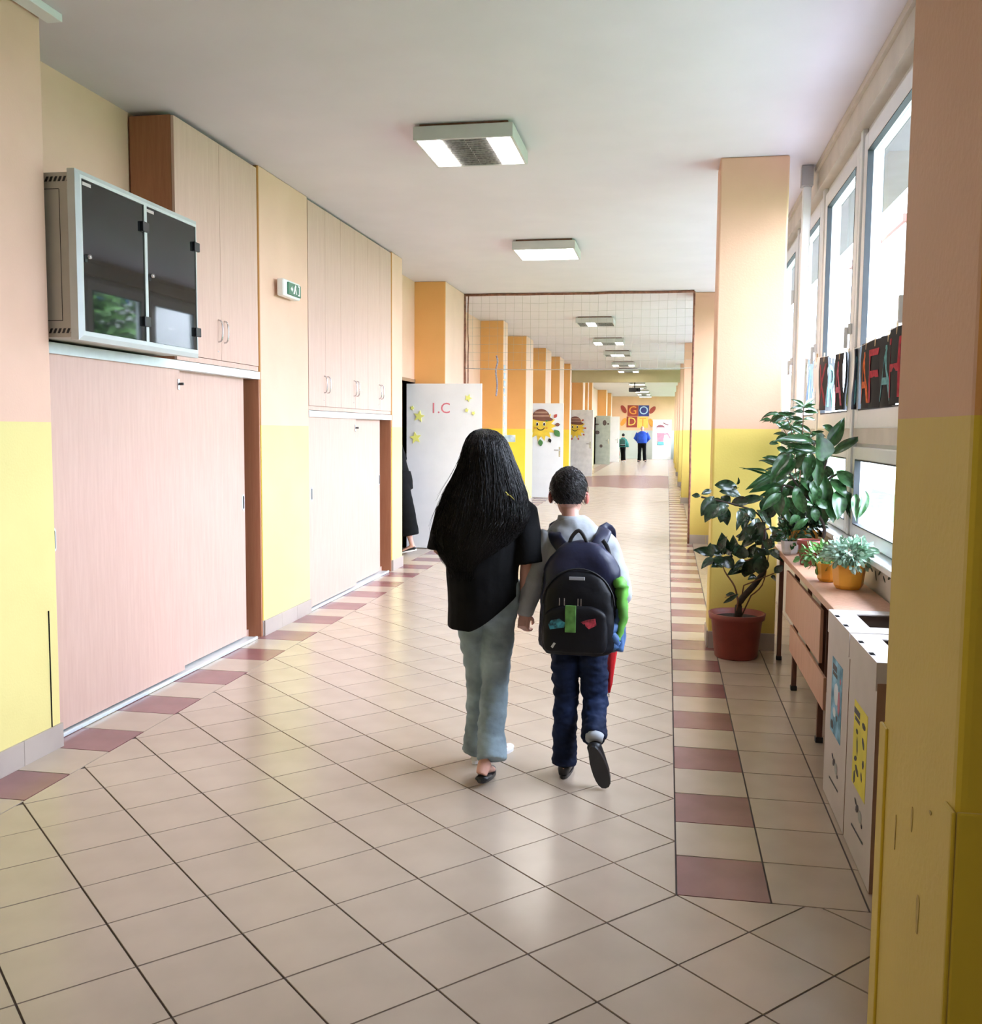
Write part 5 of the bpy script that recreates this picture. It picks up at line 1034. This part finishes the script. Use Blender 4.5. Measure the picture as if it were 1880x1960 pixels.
# short hair cap
def cap_hair(root, c, f, s, m, amp=.004, low=-.02, nm='hair'):
    c = Vector(c)-root.location; f = Vector(f).normalized(); sd = f.cross(V3(0, 0, 1)).normalized(); u = sd.cross(f); R = Matrix((sd, f, u)).transposed()
    bm = bmesh.new(); bmesh.ops.create_uvsphere(bm, u_segments=56, v_segments=36, radius=1); dl = []
    for v in bm.verts:
        p = v.co.copy()
        if p.z < (-.74 if p.y < 0 else -.74+p.y*2.1): dl.append(v); continue
        r = Vector((.083*s, .099*s, .103*s))
        if p.z < -.1: r = r*(1+(p.z+.1)*.12)
        q = Vector((p.x*r.x, p.y*r.y - .012*s, p.z*r.z + .018*s)); q += p*(amp*(noise.noise(p*9)+.6*noise.noise(p*22)))
        v.co = c + R @ q
    bmesh.ops.delete(bm, geom=dl, context='VERTS'); o_ = mesh_obj(nm, bm, m, root, True); md = o_.modifiers.new('t', 'SOLIDIFY'); md.thickness = .006; return o_
hb = cap_hair(boy, Bj['head'], Bj['face'], .93, M['hair_boy'], .004)
bm = bmesh.new(); random.seed(9); c = Vector(Bj['head'])-boy.location
for k in range(900):
    d = Vector((random.gauss(0, 1), random.gauss(-.3, 1), random.gauss(.4, 1))).normalized()
    if d.z < -.55 or d.y > .6: continue
    p = c + Vector((d.x*.078, d.y*.092-.011, d.z*.097+.017)); sw = Vector((-d.y, d.x, -.6)).normalized()*.010 + Vector((0, 0, -.004)); loft(bm, [p, p+d*.005+sw*.6, p+d*.006+sw*1.4], [.0011, .0009, .0003], 3)
tag(mesh_obj('hair_tufts', bm, M['hair_boy'], hb, True), kind='stuff')
for q in (-1, 1):
    bm = bmesh.new(); ball(bm, Vector(Bj['head'])-boy.location+V3(q*.077, -.006, -.020), (.011, .016, .027), None, 12, 8); mesh_obj('ear', bm, M['skin_red'], boy, True)

# ---- backpack on the boy's back
pk = thing('backpack', "navy and black school backpack on the boy's back, with green and red patches", 'backpack', (-.338, 3.985, .60))
def slab(cx, cy, z0, z1, hw, hd, top=.10, n=26, taper=.9):
    """rounded pack volume: squarish section, domed top"""
    bm = bmesh.new(); rows = []; S = 40
    for i in range(n+1):
        t = i/n; z = z0+(z1-z0)*t; fz = 1.0
        if z > z1-top: fz = math.sqrt(max(0, 1-((z-(z1-top))/top)**2))
        if z < z0+.04: fz = min(fz, .86+.14*math.sqrt(max(0, 1-((z0+.04-z)/.04)**2)))
        w = hw*(1-(1-taper)*t)*max(fz, .03); d = hd*max(fz**.7, .03); row = []
        for k in range(S):
            a = 2*PI*k/S; cx_, sx2 = math.cos(a), math.sin(a)
            row.append(bm.verts.new((cx+math.copysign(abs(cx_)**.62, cx_)*w, cy+math.copysign(abs(sx2)**.62, sx2)*d, z)))
        rows.append(row)
    for i in range(n):
        for k in range(S): bm.faces.new((rows[i][k], rows[i][(k+1) % S], rows[i+1][(k+1) % S], rows[i+1][k]))
    bm.faces.new(rows[0][::-1]); bm.faces.new(rows[-1]); return bm
mb = mesh_obj('main_compartment', slab(0, .012, -.0, .455, .172, .070, .15, taper=.86), M['navy_nylon'], pk, True); wrinkle(mb, .009, 12)
fc = mesh_obj('front_compartment', slab(-.004, -.055, .0, .345, .150, .045, .13, taper=.88), M['black_nylon'], pk, True); wrinkle(fc, .008, 13)
fpk = mesh_obj('front_pocket', slab(-.012, -.098, .012, .205, .130, .026, .05, taper=.94), M['black_nylon'], pk, True); wrinkle(fpk, .004, 18)
arc = [(.158*math.cos(a), -.012, .27+.165*math.sin(a)) for a in [PI*k/20 for k in range(21)]]
mesh_obj('piping', tube([(.160, -.012, .05)]+arc+[(-.160, -.012, .05)], .0045, 8), M['webbing'], pk, True)
arc = [(-.004+.146*math.cos(a), -.075, .20+.148*math.sin(a)) for a in [PI*k/20 for k in range(21)]]
mesh_obj('zip', tube(arc, .0035, 6), M['chrome'] if False else M['webbing'], pk, True)
mesh_obj('label_patch', box(-.040, .024, -.1035, -.100, .305, .319), mat('label_grey', (.30, .31, .33), .5), pk, bevel=.002)
mesh_obj('green_strap', box(-.052, -.008, -.1285, -.121, .095, .205), mat('strap_green', (.09, .24, .05), .6, var=.3, scale=30), pk, bevel=.002)
mesh_obj('cyan_print', prism([(-.112, .105), (-.055, .115), (-.050, .135), (-.075, .150), (-.108, .142), (-.120, .125)], (0, -.1245, 0), X_, (0, 0, 1), .003), mat('print_cyan', (.03, .17, .20), .6, var=.8, scale=50), pk)
mesh_obj('red_print', prism([(.012, .140), (.045, .112), (.075, .128), (.070, .155), (.040, .150)], (0, -.1245, 0), X_, (0, 0, 1), .003), mat('print_red', (.33, .03, .05), .6, var=.7, scale=50), pk)
for x in (-.075, -.055, .0, .012): mesh_obj('zip_pull', box(x-.002, x+.002, -.130, -.126, .205, .235), M['chrome'], pk)
mesh_obj('buckle_tag', prism([(-.10, .028), (-.088, .048), (-.096, .052), (-.108, .034)], (0, -.126, 0), X_, (0, 0, 1), .002), M['rack'], pk)
hl = smoothpath([(-.055, .0, .425), (-.040, -.005, .470), (-.012, -.008, .497), (.012, -.008, .470), (.030, .0, .425)], 5); mesh_obj('top_handle', loft(bmesh.new(), hl, [(.008, .005)]*len(hl), 8, ref=(0, 1, 0)), M['webbing'], pk, True)
for q, sx3 in ((-1, -.118), (1, .078)):
    P_ = [(sx3*.55, .035, .40), (sx3*.95, .06, .45), (sx3+q*.008, .12, .485), (sx3+q*.012, .18, .488), (sx3+q*.02, .25, .46), (sx3+q*.022, .275, .36), (sx3+q*.045, .25, .24), (sx3+q*.055, .15, .13), (sx3+q*.045, .05, .06)]
    q_ = smoothpath(P_, 5); mesh_obj('shoulder_strap', loft(bmesh.new(), q_, [(.030 if i < len(q_)*.6 else .016, .007) for i in range(len(q_))], 12, ref=(0, 1, .2)), M['navy_nylon'], pk, True)
    if q == 1: mesh_obj('loose_strap', loft(bmesh.new(), smoothpath([(.085, .03, .455), (.105, .005, .43), (.118, -.01, .39), (.125, -.012, .37)], 4), [(.009, .003)]*13, 8, ref=(0, 1, 0)), M['webbing'], pk, True)
sp = mesh_obj('side_pocket', slab(.160, .005, .01, .20, .022, .045, .03, taper=.9), M['blue_cloth'], pk, True); wrinkle(sp, .008, 22)
gj = mesh_obj('green_sleeve', loft(bmesh.new(), smoothpath([(.150, -.03, .305), (.170, -.035, .27), (.172, -.035, .21), (.178, -.035, .15), (.165, -.045, .09), (.158, -.05, .055)], 4), [.018, .022, .026, .026, .025, .024, .022, .020, .021, .020, .018, .016, .018, .016, .013, .012, .012, .010, .008, .007, .005], 14), M['green_cloth'], pk, True); wrinkle(gj, .007, 40)
bs = mesh_obj('blue_trim', loft(bmesh.new(), smoothpath([(.155, -.02, .12), (.130, -.06, .085), (.150, -.05, .05), (.120, -.055, .015)], 4), [.012, .016, .018, .016, .014, .018, .02, .018, .016, .018, .018, .014, .010], 12), M['blue_cloth'], pk, True); wrinkle(bs, .006, 40)
# ---- red folded umbrella carried on the boy's right
um = thing('folded_umbrella', "red folded umbrella hanging point down beside the boy's right leg", 'umbrella', (-.222, 4.27, .60))
q_ = [(.012, -.01, .06), (.004, 0, -.04), (.0, 0, -.12), (-.004, 0, -.20), (-.008, .0, -.255)]
cn = mesh_obj('canopy', loft(bmesh.new(), smoothpath(q_, 4), [.030-.025*i/16 for i in range(17)], 14), M['red_cloth'], um, True)
for v in cn.data.vertices: a = math.atan2(v.co.y, v.co.x); v.co += Vector((v.co.x, v.co.y, 0)).normalized()*(.004*math.sin(a*6))
mesh_obj('shaft', tube([(.010, -.008, .05), (.03, .02, .16), (.04, .0, .175)], .005, 8), M['black'], um, True); mesh_obj('tip', tube([(-.008, 0, -.25), (-.0085, 0, -.275)], .003, 8), M['chrome'], um, True)

# ---- woman stepping through the classroom doorway, mostly behind the pier
wo = thing('person', 'woman in black stepping into the classroom doorway beside the open 1.C door', 'person', (-3.17, 11.34, 0))
Wj = dict(head=(-3.36, 11.34, 1.58), face=(-1, 0, -.1), neck=(-3.31, 11.34, 1.44), chest=(-3.26, 11.34, 1.27), waist=(-3.20, 11.34, 1.06), pelvis=(-3.16, 11.34, .90),
          shL=(-3.28, 11.18, 1.37), elL=(-3.14, 11.14, 1.15), wrL=(-3.26, 11.16, .96), handL=((-.5, 0, -.9), (0, 1, 0), 1), shR=(-3.28, 11.50, 1.37), elR=(-3.20, 11.54, 1.14), wrR=(-3.36, 11.54, .98), handR=((-.6, 0, -.8), (0, -1, 0), -1),
          hipL=(-3.16, 11.26, .86), knL=(-3.10, 11.26, .48), anL=(-3.00, 11.27, .125), toeL=(-3.13, 11.27, .03), heL=(-2.965, 11.27, .075), hipR=(-3.16, 11.42, .86), knR=(-3.34, 11.42, .48), anR=(-3.44, 11.42, .09), toeR=(-3.60, 11.42, .025))
body_mesh('body', Wj, .98, wo, M['skin'], .007)
cloth('wide_trousers', [([(-3.16, 11.34, 1.0), (-3.155, 11.34, .88), (-3.15, 11.34, .78)], [(.15, .12), (.16, .14), (.15, .14)], X_),
                        ([(-3.15, 11.27, .86), (-3.10, 11.265, .62), (-3.06, 11.265, .42), (-3.03, 11.265, .235)], [(.09, .11), (.10, .115), (.10, .115), (.105, .12)], X_), ([(-3.17, 11.42, .86), (-3.30, 11.42, .50), (-3.42, 11.42, .2)], [(.09, .11), (.1, .11), (.1, .12)], X_)], M['black_cloth'], wo, .011, .005, 8, 3)
cloth('black_top', [([(-3.31, 11.34, 1.46), (-3.28, 11.34, 1.36), (-3.24, 11.34, 1.2), (-3.19, 11.34, 1.02), (-3.17, 11.34, .92)], [(.07, .07), (.17, .11), (.17, .12), (.15, .12), (.165, .13)], X_), ([(-3.28, 11.18, 1.38), (-3.15, 11.14, 1.17), (-3.24, 11.16, 1.0)], [.065, .065, .05], X_), ([(-3.28, 11.5, 1.38), (-3.2, 11.54, 1.15), (-3.34, 11.54, 1.0)], [.065, .065, .05], X_)], M['black_cloth'], wo, .011, .004, 8, 3)
cap_hair(wo, Wj['head'], Wj['face'], 1.05, M['hair'], .006)
shoe(wo, (-2.935, 11.27, .055), (-3.165, 11.27, .001), 1.0, M['black'], M['white'], .045, up=(.22, 0, 1)); shoe(wo, (-3.40, 11.42, .001), (-3.64, 11.42, .001), 1.0, M['black'], M['white'], .045)

# ---- man in a blue sweater, far down the corridor, facing the camera
mn = thing('person', 'bald man in a bright blue sweater and black trousers standing far down the corridor', 'person', (-1.21, 48, 0))
Mj = dict(head=(-1.21, 48, 1.62), face=(0, -1, -.05), neck=(-1.21, 48, 1.47), chest=(-1.21, 48, 1.28), waist=(-1.21, 47.98, 1.08), pelvis=(-1.21, 48, .93),
          shL=(-1.01, 48, 1.40), elL=(-.90, 48.06, 1.13), wrL=(-1.0, 48.18, .98), handL=((-.9, .3, -.2), (0, 1, 0), 1), shR=(-1.41, 48, 1.40), elR=(-1.52, 48.06, 1.13), wrR=(-1.42, 48.18, .98), handR=((.9, .3, -.2), (0, 1, 0), -1),
          hipL=(-1.11, 48, .88), knL=(-1.09, 47.98, .48), anL=(-1.07, 48, .09), toeL=(-1.01, 47.82, .025), hipR=(-1.31, 48, .88), knR=(-1.32, 47.98, .48), anR=(-1.32, 48, .09), toeR=(-1.38, 47.82, .025))
body_mesh('body', Mj, 1.03, mn, M['skin'], .010, 1.25)
cloth('sweater', [([(-1.21, 48, 1.49), (-1.21, 48, 1.42), (-1.21, 47.99, 1.28), (-1.21, 47.96, 1.1), (-1.21, 47.97, .92)], [(.08, .08), (.21, .13), (.26, .17), (.24, .19), (.24, .18)], Y_), ([(-1.01, 48, 1.40), (-.88, 48.05, 1.14), (-1.0, 48.17, 1.0)], [.09, .085, .06], Y_), ([(-1.41, 48, 1.40), (-1.54, 48.05, 1.14), (-1.42, 48.17, 1.0)], [.09, .085, .06], Y_)], mat('bright_blue_knit', (.01, .07, .50), .75, var=.15), mn, .013, .004, 8, 3)
cloth('trousers', [([(-1.21, 48, .98), (-1.21, 48, .84)], [(.21, .15), (.21, .15)], Y_), ([(-1.11, 48, .9), (-1.09, 47.98, .48), (-1.06, 48, .06)], [(.11, .12), (.085, .09), (.085, .09)], Y_), ([(-1.31, 48, .9), (-1.32, 47.98, .48), (-1.33, 48, .06)], [(.11, .12), (.085, .09), (.085, .09)], Y_)], M['black_cloth'], mn, .013, .004, 8, 3)
shoe(mn, (-1.07, 48.06, .001), (-1.0, 47.78, .001), 1.15, M['black'], M['black']); shoe(mn, (-1.32, 48.06, .001), (-1.39, 47.78, .001), 1.15, M['black'], M['black'])
# ---- small child walking away, far down the corridor
kd = thing('person', 'small child in a green jacket walking away far down the corridor', 'person', (-2.11, 47.5, 0))
Kj = dict(head=(-2.10, 47.5, 1.28), face=(0, 1, 0), neck=(-2.10, 47.5, 1.16), chest=(-2.11, 47.5, 1.0), waist=(-2.11, 47.5, .85), pelvis=(-2.11, 47.5, .72),
          shL=(-2.24, 47.5, 1.08), elL=(-2.33, 47.48, .88), wrL=(-2.37, 47.5, .70), handL=((-.1, .1, -1), (1, 0, 0), 1), shR=(-1.98, 47.5, 1.08), elR=(-1.90, 47.48, .88), wrR=(-1.87, 47.5, .70), handR=((.1, .1, -1), (-1, 0, 0), -1),
          hipL=(-2.17, 47.5, .68), knL=(-2.15, 47.56, .37), anL=(-2.14, 47.5, .075), toeL=(-2.14, 47.66, .02), hipR=(-2.05, 47.5, .68), knR=(-2.04, 47.48, .37), anR=(-2.02, 47.4, .09), toeR=(-2.02, 47.56, .02))
body_mesh('body', Kj, .82, kd, M['skin'], .009)
cloth('jacket', [([(-2.1, 47.5, 1.18), (-2.1, 47.5, 1.1), (-2.11, 47.5, .95), (-2.11, 47.5, .72)], [(.07, .06), (.14, .09), (.18, .12), (.19, .13)], Y_), ([(-2.22, 47.5, 1.08), (-2.33, 47.48, .88), (-2.37, 47.5, .72)], [.065, .062, .052], Y_), ([(-2.0, 47.5, 1.08), (-1.9, 47.48, .88), (-1.87, 47.5, .72)], [.065, .062, .052], Y_)], mat('teal_green_jacket', (.02, .22, .19), .6, var=.25), kd, .011, .006, 12, 3)
cloth('trousers', [([(-2.11, 47.5, .76), (-2.11, 47.5, .62)], [(.14, .10), (.14, .10)], Y_), ([(-2.17, 47.5, .68), (-2.15, 47.55, .37), (-2.14, 47.5, .07)], [.075, .06, .06], Y_), ([(-2.05, 47.5, .68), (-2.04, 47.48, .37), (-2.02, 47.41, .09)], [.075, .06, .06], Y_)], M['black_cloth'], kd, .011, .004, 12, 3)
cap_hair(kd, Kj['head'], Kj['face'], .85, M['hair_boy'], .004)
shoe(kd, (-2.14, 47.46, .001), (-2.14, 47.68, .001), .8, M['grey_jersey'], M['white']); shoe(kd, (-2.02, 47.36, .03), (-2.02, 47.58, .001), .8, M['grey_jersey'], M['white'])
kp = thing('backpack', 'green school backpack on the small child far down the corridor', 'backpack', (-2.11, 47.33, .78))
o = mesh_obj('main_compartment', slab(0, 0, 0, .33, .13, .05, .1), mat('dark_green_nylon', (.02, .08, .06), .6), kp, True); mesh_obj('light_band', box(-.12, .12, -.056, -.05, .06, .075), M['grey_jersey'], kp); mesh_obj('bottom_panel', box(-.125, .125, -.055, .03, -.02, .03), M['black_nylon'], kp, bevel=.01)
kb = thing('shoe_bag', "thin pink bag hanging from the far child's left hand", 'bag', (-2.33, 47.46, .62)); mesh_obj('bag', loft(bmesh.new(), [(0, 0, .0), (.01, 0, -.1), (.02, 0, -.28), (.02, 0, -.34)], [(.012, .012), (.045, .02), (.05, .025), (.02, .012)], 12), mat('pink_cloth', (.65, .25, .28), .7), kb, True)
mesh_obj('cord', tube([(-.035, .03, .02), (0, 0, .0)], .004, 6), M['white'], kb)
